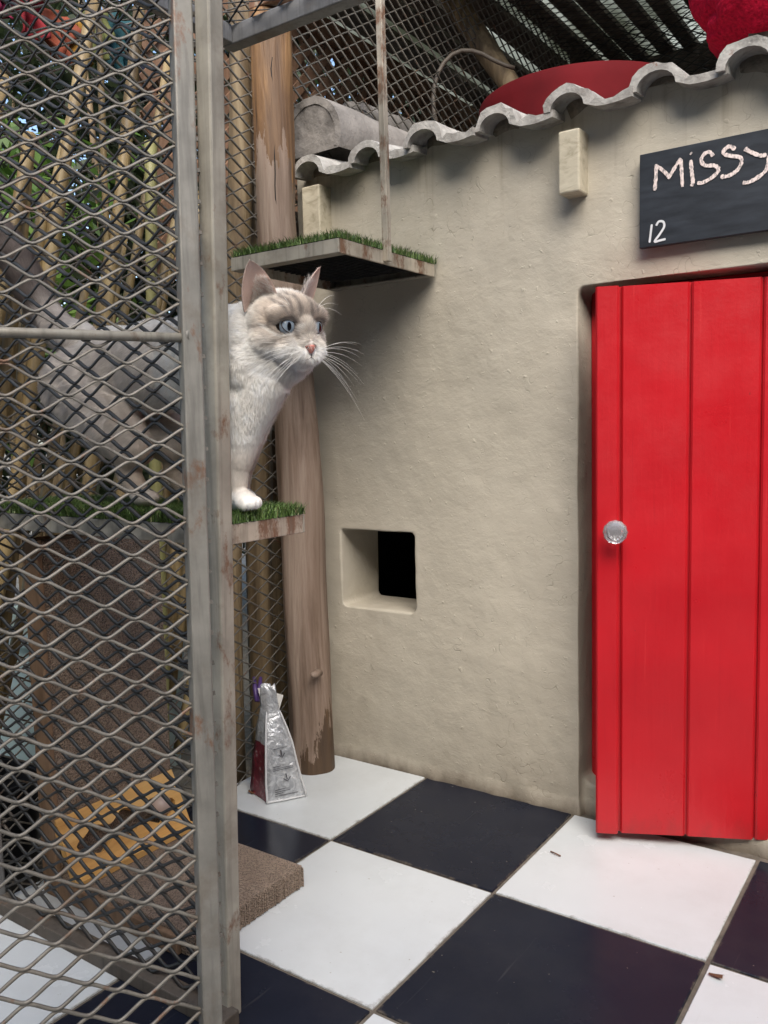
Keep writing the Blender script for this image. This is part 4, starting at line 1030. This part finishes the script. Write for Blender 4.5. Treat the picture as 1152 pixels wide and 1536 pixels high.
def furcolor(p, ear_=None, earinside=None):
    """coat pattern of a blue eyed lynx coloured cat, by place on the body"""
    n = len(p); l = tolocal(p); x, y, z = l[:, 0], l[:, 1], l[:, 2]
    white = np.array([.86,.84,.80]); cream = np.array([.78,.73,.66]); beige = np.array([.56,.47,.385]); grey = np.array([.34,.295,.265]); dk = np.array([.16,.13,.12])
    cl = lambda a, b, k: a*(1-k[:, None]) + b*k[:, None]
    nz = nz3(p, 60); nz2 = nz3(p, 260, 3)
    c = np.tile(white, (n, 1))
    # trunk: grey beige flank and rump, pale back and chest
    flank = sstep(.105, .02, p[:, 0]+.02*nz)*sstep(.895, .85, p[:, 2]+.01*nz)
    c = cl(c, np.array([.58,.51,.45]), flank*.7)
    back = sstep(.13, .0, p[:, 0])*sstep(.86, .89, p[:, 2]); c = cl(c, cream, back*.5)
    rump = sstep(-.09, -.17, p[:, 0]+.015*nz); c = cl(c, grey*1.25, rump*.7)
    tail = sstep(-.195, -.225, p[:, 0]); c = cl(c, dk*1.1, tail*.9); c = cl(c, dk*.6, tail*(np.sin(p[:, 2]*170) > .35)*.5)
    leg = sstep(.735, .70, p[:, 2])*sstep(.652, .672, p[:, 2]); c = cl(c, np.array([.60,.54,.47]), leg*(p[:, 0] > .10)*.75)
    c = cl(c, beige, sstep(.745, .70, p[:, 2])*(p[:, 0] < .10)*sstep(.655, .675, p[:, 2])*.8)
    # head
    inhead = sstep(-7.5, -4.0, y)*sstep(6.2, 5.0, np.sqrt(x**2+(y*.8)**2+(z-.3)**2))
    mask = sstep(-2.5, .2, z + .35*nz*2)*sstep(-1.2, 2.6, y+.3*z+.5*nz)
    c = cl(c, beige*1.22, inhead*mask*.72)
    c = cl(c, white, inhead*sstep(2.4, 3.6, z)*sstep(2.4, 1.0, y)*.8)              # pale crown, blown-out top light put into the coat
    for sx in (-1, 1):                                                                # forehead stripes
        for off, zz0, zz1, w_ in ((.55, 1.3, 3.6, .20), (1.35, 1.5, 3.3, .20), (2.1, 1.6, 2.9, .17)):
            k = np.exp(-((x-sx*(off+.12*(z-1.5)))/w_)**2)*sstep(zz0-.3, zz0+.3, z)*sstep(zz1+.4, zz1-.3, z)*(y > .8)
            c = cl(c, grey*.9, np.clip(k, 0, 1)*.85)
        k = np.exp(-((x-sx*.62)/.22)**2)*sstep(-1.2, -.6, z)*sstep(1.6, .8, z)*(y > 2); c = cl(c, grey, k*.7)       # nose sides
        k = np.exp(-((z-(.35-.18*(np.abs(x)-2.9)))/.22)**2)*sstep(2.7, 3.0, np.abs(x))*sstep(4.3, 3.6, np.abs(x))*(x*sx > 0)*(y > 0); c = cl(c, grey*.85, k*.75)
        k = np.exp(-((z+1.05+.25*(np.abs(x)-2))/.30)**2)*sstep(.9, 1.4, np.abs(x))*sstep(4.2, 3.2, np.abs(x))*(x*sx > 0)*(y > 1); c = cl(c, beige*.62, k*.6)
        ex, ez = sx*1.86, .42
        q = np.sqrt(((x-ex)/1.25)**2+((z-ez)/.97)**2); ringk = np.exp(-((q-1.16)/.14)**2)*(y > 1.5); c = cl(c, white, ringk*(z < ez)*.85)
        c = cl(c, dk*.8, np.exp(-((q-.90)/.08)**2)*(y > 1.5)*.6)
        # dark inner corner
        k = np.exp(-(((x-sx*.86)/.26)**2+((z+.25)/.38)**2))*(y > 2); c = cl(c, dk, k*.8)
    c = cl(c, cream*1.02, np.exp(-(x/.42)**2)*sstep(-1.2, -.8, z)*sstep(1.5, .6, z)*(y > 2.6)*.8)      # nose bridge
    muz = sstep(-1.55, -2.0, z)*sstep(2.2, 3.2, y); c = cl(c, white, muz*inhead*.9)
    c = cl(c, white, sstep(-1.9, -2.8, z)*inhead*.9)
    c = c*(1+.16*nz[:, None]+.14*nz2[:, None])
    if ear_ is not None:
        e = ear_ > .5; pink = np.array([.80,.60,.52])
        zz = tolocal(p)[:, 2]
        ci = pink[None]*(1-.35*sstep(4.4, 2.2, zz)[:, None]); co_ = np.tile(np.array([.28,.235,.215]), (n, 1))
        c = np.where((e & (earinside > .5))[:, None], ci, np.where(e[:, None], co_, c))
    return np.clip(c, .01, .90)
allco = np.concatenate([co, evw])
vc = furcolor(allco, isear, earin)
ca = bodyme.color_attributes.new('coat', 'FLOAT_COLOR', 'POINT'); ca.data.foreach_set('color', np.concatenate([vc, np.ones((len(vc), 1))], 1).astype(np.float32).ravel())
furm = NM('cat_coat'); at_ = furm.node('ShaderNodeVertexColor', layer_name='coat'); furm.color(at_.outputs[0]).rough(.75).set(Specular_IOR_Level=.25)
tr_n = furm.node('ShaderNodeBsdfTranslucent'); furm.l(at_.outputs[0], tr_n.inputs[0]); mx = furm.node('ShaderNodeMixShader'); mx.inputs[0].default_value = .25
furm.l(furm.b.outputs[0], mx.inputs[1]); furm.l(tr_n.outputs[0], mx.inputs[2])
skinm = NM('cat_skin'); at2 = skinm.node('ShaderNodeVertexColor', layer_name='coat'); skinm.color(at2.outputs[0]).rough(.8).set(Specular_IOR_Level=.2)
furm.l(mx.outputs[0], furm.n['Material Output'].inputs[0])
bodyme.materials.append(skinm.m); body = link('body', bodyme, None, catroot)

# ---- fur: fine tapering strands rooted all over the skin
tris = np.array([(f[0], f[1], f[2]) for f in faces]+[(f[0], f[2], f[3]) for f in faces if len(f) == 4])
inmesh = None
A_, B_, C_ = allco[tris[:, 0]], allco[tris[:, 1]], allco[tris[:, 2]]
cr = np.cross(B_-A_, C_-A_); area = np.linalg.norm(cr, axis=1)/2; nrmT = cr/np.maximum(np.linalg.norm(cr, axis=1), 1e-12)[:, None]
cen = (A_+B_+C_)/3; lc = tolocal(cen); earT = isear[tris[:, 0]] > .5; earinT = earT & (earin[tris[:, 0]] > .5)
dens = np.ones(len(tris)); headT = (np.linalg.norm(lc-np.array([0,.5,-.2]), axis=1) < 6.0)
dens[headT] = 3.2; dens[earinT] = .8; dens[(cen[:, 0] < .10)] = .55
faceT = headT & (lc[:, 1] > 2.2) & ~earT; dens[faceT] = 5
for ex, ez in EYES:
    sg = 1 if ex > 0 else -1; q = np.sqrt(((lc[:, 0]-ex)/.94)**2+((lc[:, 2]-ez-(lc[:, 0]-ex)*sg*.16)/.74)**2); dens[(q < 1.04) & (lc[:, 1] > 1.2)] = 0
dens[(np.abs(lc[:, 0]) < .62) & (np.abs(lc[:, 2]+1.86) < .50) & (lc[:, 1] > 4.3)] = 0
NS = 300000
pr_ = area*dens; pr_ /= pr_.sum(); ti = rng.choice(len(tris), NS, p=pr_)
u = rng.random((NS, 1)); v_ = rng.random((NS, 1)); fl_ = u+v_ > 1; u = np.where(fl_, 1-u, u); v_ = np.where(fl_, 1-v_, v_)
root = A_[ti]+(B_[ti]-A_[ti])*u+(C_[ti]-A_[ti])*v_; nr = nrmT[ti]; l = tolocal(root)
# smooth normals by blending vertex normals
vn = np.empty(len(bodyme.vertices)*3, np.float32); bodyme.vertex_normals.foreach_get('vector', vn); vn = vn.reshape(-1, 3)
nr = vn[tris[ti, 0]]*(1-u-v_)+vn[tris[ti, 1]]*u+vn[tris[ti, 2]]*v_; nr /= np.maximum(np.linalg.norm(nr, axis=1), 1e-9)[:, None]
ie = earT[ti]; iei = earinT[ti]; hd = headT[ti]
# combing direction
comb = np.tile(np.array([-.75, 0, -.55]), (NS, 1))
legk = (root[:, 2] < .73); comb[legk] = [0, 0, -1]
chest = (root[:, 0] > .19) & ~legk; comb[chest] = [.25, -.1, -.95]
tailk = root[:, 0] < -.20; comb[tailk] = [-.5, 0, .85]
hl = np.stack([l[:, 0]*.16, -np.ones(NS)*.75, (l[:, 2]+.9)*.17], 1); hl[l[:, 1] > 3.4] *= [1.6, .6, 1.6]; hl /= np.linalg.norm(hl, axis=1)[:, None]
comb = np.where(hd[:, None], hl @ HMn.T, comb)
comb = np.where(ie[:, None], np.array([[0, 0, 1.]]) @ HMn.T, comb)
comb = comb - nr*(comb*nr).sum(1)[:, None]; comb /= np.maximum(np.linalg.norm(comb, axis=1), 1e-9)[:, None]
ln = np.where(hd, .0050, .0085)
ln = np.where(hd & (l[:, 1] > 2.0), .0036, ln); ln = np.where(hd & (l[:, 1] > 3.2), .0024, ln)
ruff = hd & (l[:, 1] < 1.2) & (l[:, 2] < .5); ln = np.where(ruff, .0085, ln)
ln = np.where(legk, .0060, ln); ln = np.where(root[:, 2] < .668, .0032, ln); ln = np.where(chest, .0100, ln); ln = np.where(tailk, .018, ln)
ln = np.where(ie, .0028, ln); tuft = iei & (np.abs(l[:, 0]) < 3.3) & (l[:, 2] < 5.4); ln = np.where(tuft, .0125, ln)
ln = ln*rng.uniform(.6, 1.2, NS)
lift = np.where(hd, .42, .38); lift = np.where(chest, .62, lift); lift = np.where(tuft, 1.3, lift); lift = np.where(ie & ~tuft, .35, lift)
jt = rng.normal(0, .17, (NS, 3))*np.where(hd, 1., .85)[:, None]
# clumping: strands of a cell lean the same way
cells = np.floor(root/.0042).astype(int); hsh = (cells*np.array([73856093, 19349663, 83492791])).sum(1) % 4096
clump = rng.normal(0, .10, (4096, 3))[hsh]*np.where(hd, .6, .35)[:, None]
d1 = nr*lift[:, None]+comb+jt*.55+clump; d1 /= np.linalg.norm(d1, axis=1)[:, None]
d2 = nr*(lift*.35)[:, None]+comb*1.1+jt+clump*1.3; d2[:, 2] -= .12; d2 /= np.linalg.norm(d2, axis=1)[:, None]
wd_ = np.where(hd, .00019, .00021)[:, None]
sd_ = np.cross(nr, d1); sd_ /= np.maximum(np.linalg.norm(sd_, axis=1), 1e-9)[:, None]; sd_ = sd_*wd_
p0 = root - nr*.0004; p1 = p0 + d1*(ln*.5)[:, None]; p2 = p1 + d2*(ln*.5)[:, None]
V_ = np.stack([p0-sd_, p0+sd_, p1+sd_*.75, p1-sd_*.75, p2], 1)
cc_ = furcolor(root); cc_ = cc_*np.where(hd[:, None], rng.uniform(.78, 1.16, (NS, 1)), rng.uniform(.90, 1.08, (NS, 1)))
cc_ = np.where(tuft[:, None], np.array([.88,.84,.80]), cc_); cc_ = np.where((iei & ~tuft)[:, None], np.array([.82,.68,.61]), cc_); cc_ = np.where((ie & ~iei)[:, None], np.array([.31,.265,.24])*rng.uniform(.7, 1.4, (NS, 1)), cc_)
cc_ = np.clip(cc_, .01, .88)
i = np.arange(NS)*5
fv = np.empty(NS*7, np.int32); fv.reshape(-1, 7)[:] = np.stack([i, i+1, i+2, i+3, i+3, i+2, i+4], 1)
fm = bpy.data.meshes.new('fur'); fm.vertices.add(NS*5); fm.vertices.foreach_set('co', V_.astype(np.float32).ravel())
fm.loops.add(NS*7); fm.loops.foreach_set('vertex_index', fv); fm.polygons.add(NS*2)
fm.polygons.foreach_set('loop_start', np.stack([np.arange(NS)*7, np.arange(NS)*7+4], 1).astype(np.int32).ravel()); fm.update(calc_edges=True); smooth(fm)
ca = fm.color_attributes.new('coat', 'FLOAT_COLOR', 'POINT'); ca.data.foreach_set('color', np.concatenate([np.repeat(cc_, 5, 0), np.ones((NS*5, 1))], 1).astype(np.float32).ravel())
fm.materials.append(furm.m); link('fur', fm, None, catroot)

# ---- eyes
em = NM('pale_blue_cat_eye'); s3 = em.sep(em.co.outputs['Object'])
r2 = em.math('SQRT', em.math('ADD', em.math('POWER', s3[0], 2), em.math('POWER', s3[2], 2)))
ring_ = em.noise(em.map(scale=(1,0,1)), 900, 4)
iris = em.ramp(r2, [(0.0, (.12,.15,.19)), (.0052, (.24,.30,.36)), (.0084, (.28,.34,.40)), (.0098, (.07,.095,.12)), (.0106, (.015,.012,.011))])
iris = em.mix(em.math('MULTIPLY', ring_, .35), iris, (.36,.43,.50)); iris = em.mix(em.math('GREATER_THAN', r2, .0104), iris, (.018,.013,.011))
pup = em.math('LESS_THAN', em.math('ADD', em.math('POWER', em.math('DIVIDE', s3[0], .0028), 2), em.math('POWER', em.math('DIVIDE', s3[2], .0052), 2)), 1)
em.color(em.mix(pup, iris, (.004,.004,.005))).rough(.06).set(Coat_Weight=.12, Coat_Roughness=.02, Specular_IOR_Level=.35)
rim_m = plain('dark_eyelid', (.045,.030,.026), .5, bump=0); pinkn = plain('pink_nose_leather', (.52,.20,.16), .5, .25, 120, .3, 500, .0005)
hq = HM.to_4x4()
for ex, ez in EYES:
    sg = 1 if ex > 0 else -1
    gaze = Matrix.Rotation(R(-6), 4, 'Z') @ Matrix.Rotation(R(3), 4, 'X')
    eb = ball(H(ex, EYC, ez), ER*HS, 'eye', em.m, n=40); eb.matrix_world = Matrix.Translation(H(ex, EYC, ez)) @ hq @ Matrix.Rotation(R(-13*sg - 7), 4, 'Z'); eb.parent = catroot; eb.matrix_parent_inverse = catroot.matrix_world.inverted()
    pts = []; rr = []
    for k in range(29):
        a = 2*math.pi*k/28; dx = .87*math.cos(a); dz = .67*math.sin(a)*(1-.10*math.cos(a)*1)
        if a < 1e9: pass
        dz += dx*.16; yy = EYC + math.sqrt(max(0, ER**2-dx*dx*.92-dz*dz))*.98+.02
        pts.append(H(ex+sg*dx, yy, ez+dz)); rr.append(HS*(.048+.035*max(0, math.sin(a))+(.06 if math.cos(a) < -.8 else 0)))
    mb = MB(); mb.tube(pts, rr, 8, cap=False); mb.build('eyelid', rim_m, catroot, sm=True)
# nose leather
mb = MB(); vs = []
tri = [(-.62,5.02,-1.12),(-.30,5.28,-.98),(0,5.36,-.96),(.30,5.28,-.98),(.62,5.02,-1.12),(.42,5.10,-1.42),(.14,5.24,-1.72),(0,5.22,-1.85),(-.14,5.24,-1.72),(-.42,5.10,-1.42)]
tri = [(a_*1.12, b_-.06, (c_+1.3)*1.12-1.8) for a_, b_, c_ in tri]
vs = [H(*p) for p in tri]+[H(0,5.46,-1.72)]+[H(p[0]*1.05, p[1]-.5, p[2]) for p in tri]
fs = [(i, (i+1) % 10, 10) for i in range(10)]+[(i, 11+i, 11+(i+1) % 10, (i+1) % 10) for i in range(10)]
mb.add(vs, fs); o = mb.build('nose', pinkn, catroot, sm=True); s_ = o.modifiers.new('s', 'SUBSURF'); s_.levels = 2; s_.render_levels = 2
for sg in (-1, 1):
    mb = MB(); mb.tube([H(sg*.30,5.12,-1.80), H(sg*.46,5.04,-1.78), H(sg*.55,4.9,-1.72)], [.0004, .0011, .0005], 6); mb.build('nostril', rim_m, catroot, sm=True)
mb = MB(); mb.tube([H(0,5.10,-2.34), H(0,5.04,-2.72)], .00035, 5); mb.build('lip_groove', rim_m, catroot)
for sg in (-1, 1):
    mb = MB(); mb.tube([H(0,5.02,-2.74), H(sg*.5,4.92,-3.0), H(sg*1.15,4.45,-3.15), H(sg*1.7,3.8,-3.05)], [.0005,.0006,.0005,.0002], 5); mb.build('mouth_line', rim_m, catroot)
# whiskers
wm_ = NM('white_whisker'); wm_.color((.86,.84,.80)).rough(.4)
wr = random.Random(3)
for sg in (-1, 1):
    for k in range(13):
        rw, cl_ = k % 4, k//4
        a = (sg*(1.15+.25*cl_), 4.70-.30*cl_, -2.05-.25*rw)
        L_ = wr.uniform(4.6, 7.2); up_ = .30-.30*rw+wr.uniform(-.18, .18)
        if sg < 0: L_ *= .85
        pts = []
        for j in range(7):
            t_ = j/6
            pts.append(H(a[0]+sg*L_*t_*(.86), a[1]+L_*t_*(.15 if sg > 0 else -.06)-.5*t_*t_, a[2]+L_*(up_*t_-.34*t_*t_)))
        mb = MB(); mb.tube(pts, [.00024*(1-.75*j/6) for j in range(7)], 4); mb.build('whisker', wm_.m, catroot, sm=True)
    for k in range(3):        # brow whiskers
        a = (sg*1.6, 3.6, 2.2); pts = [H(a[0]+sg*(2.2+k*.5)*t_, a[1]+.3*t_, a[2]+(3.2-k)*t_-1.6*t_*t_) for t_ in (0,.25,.5,.75,1)]
        mb = MB(); mb.tube(pts, [.00028*(1-.8*j/4) for j in range(5)], 4); mb.build('whisker', wm_.m, catroot, sm=True)
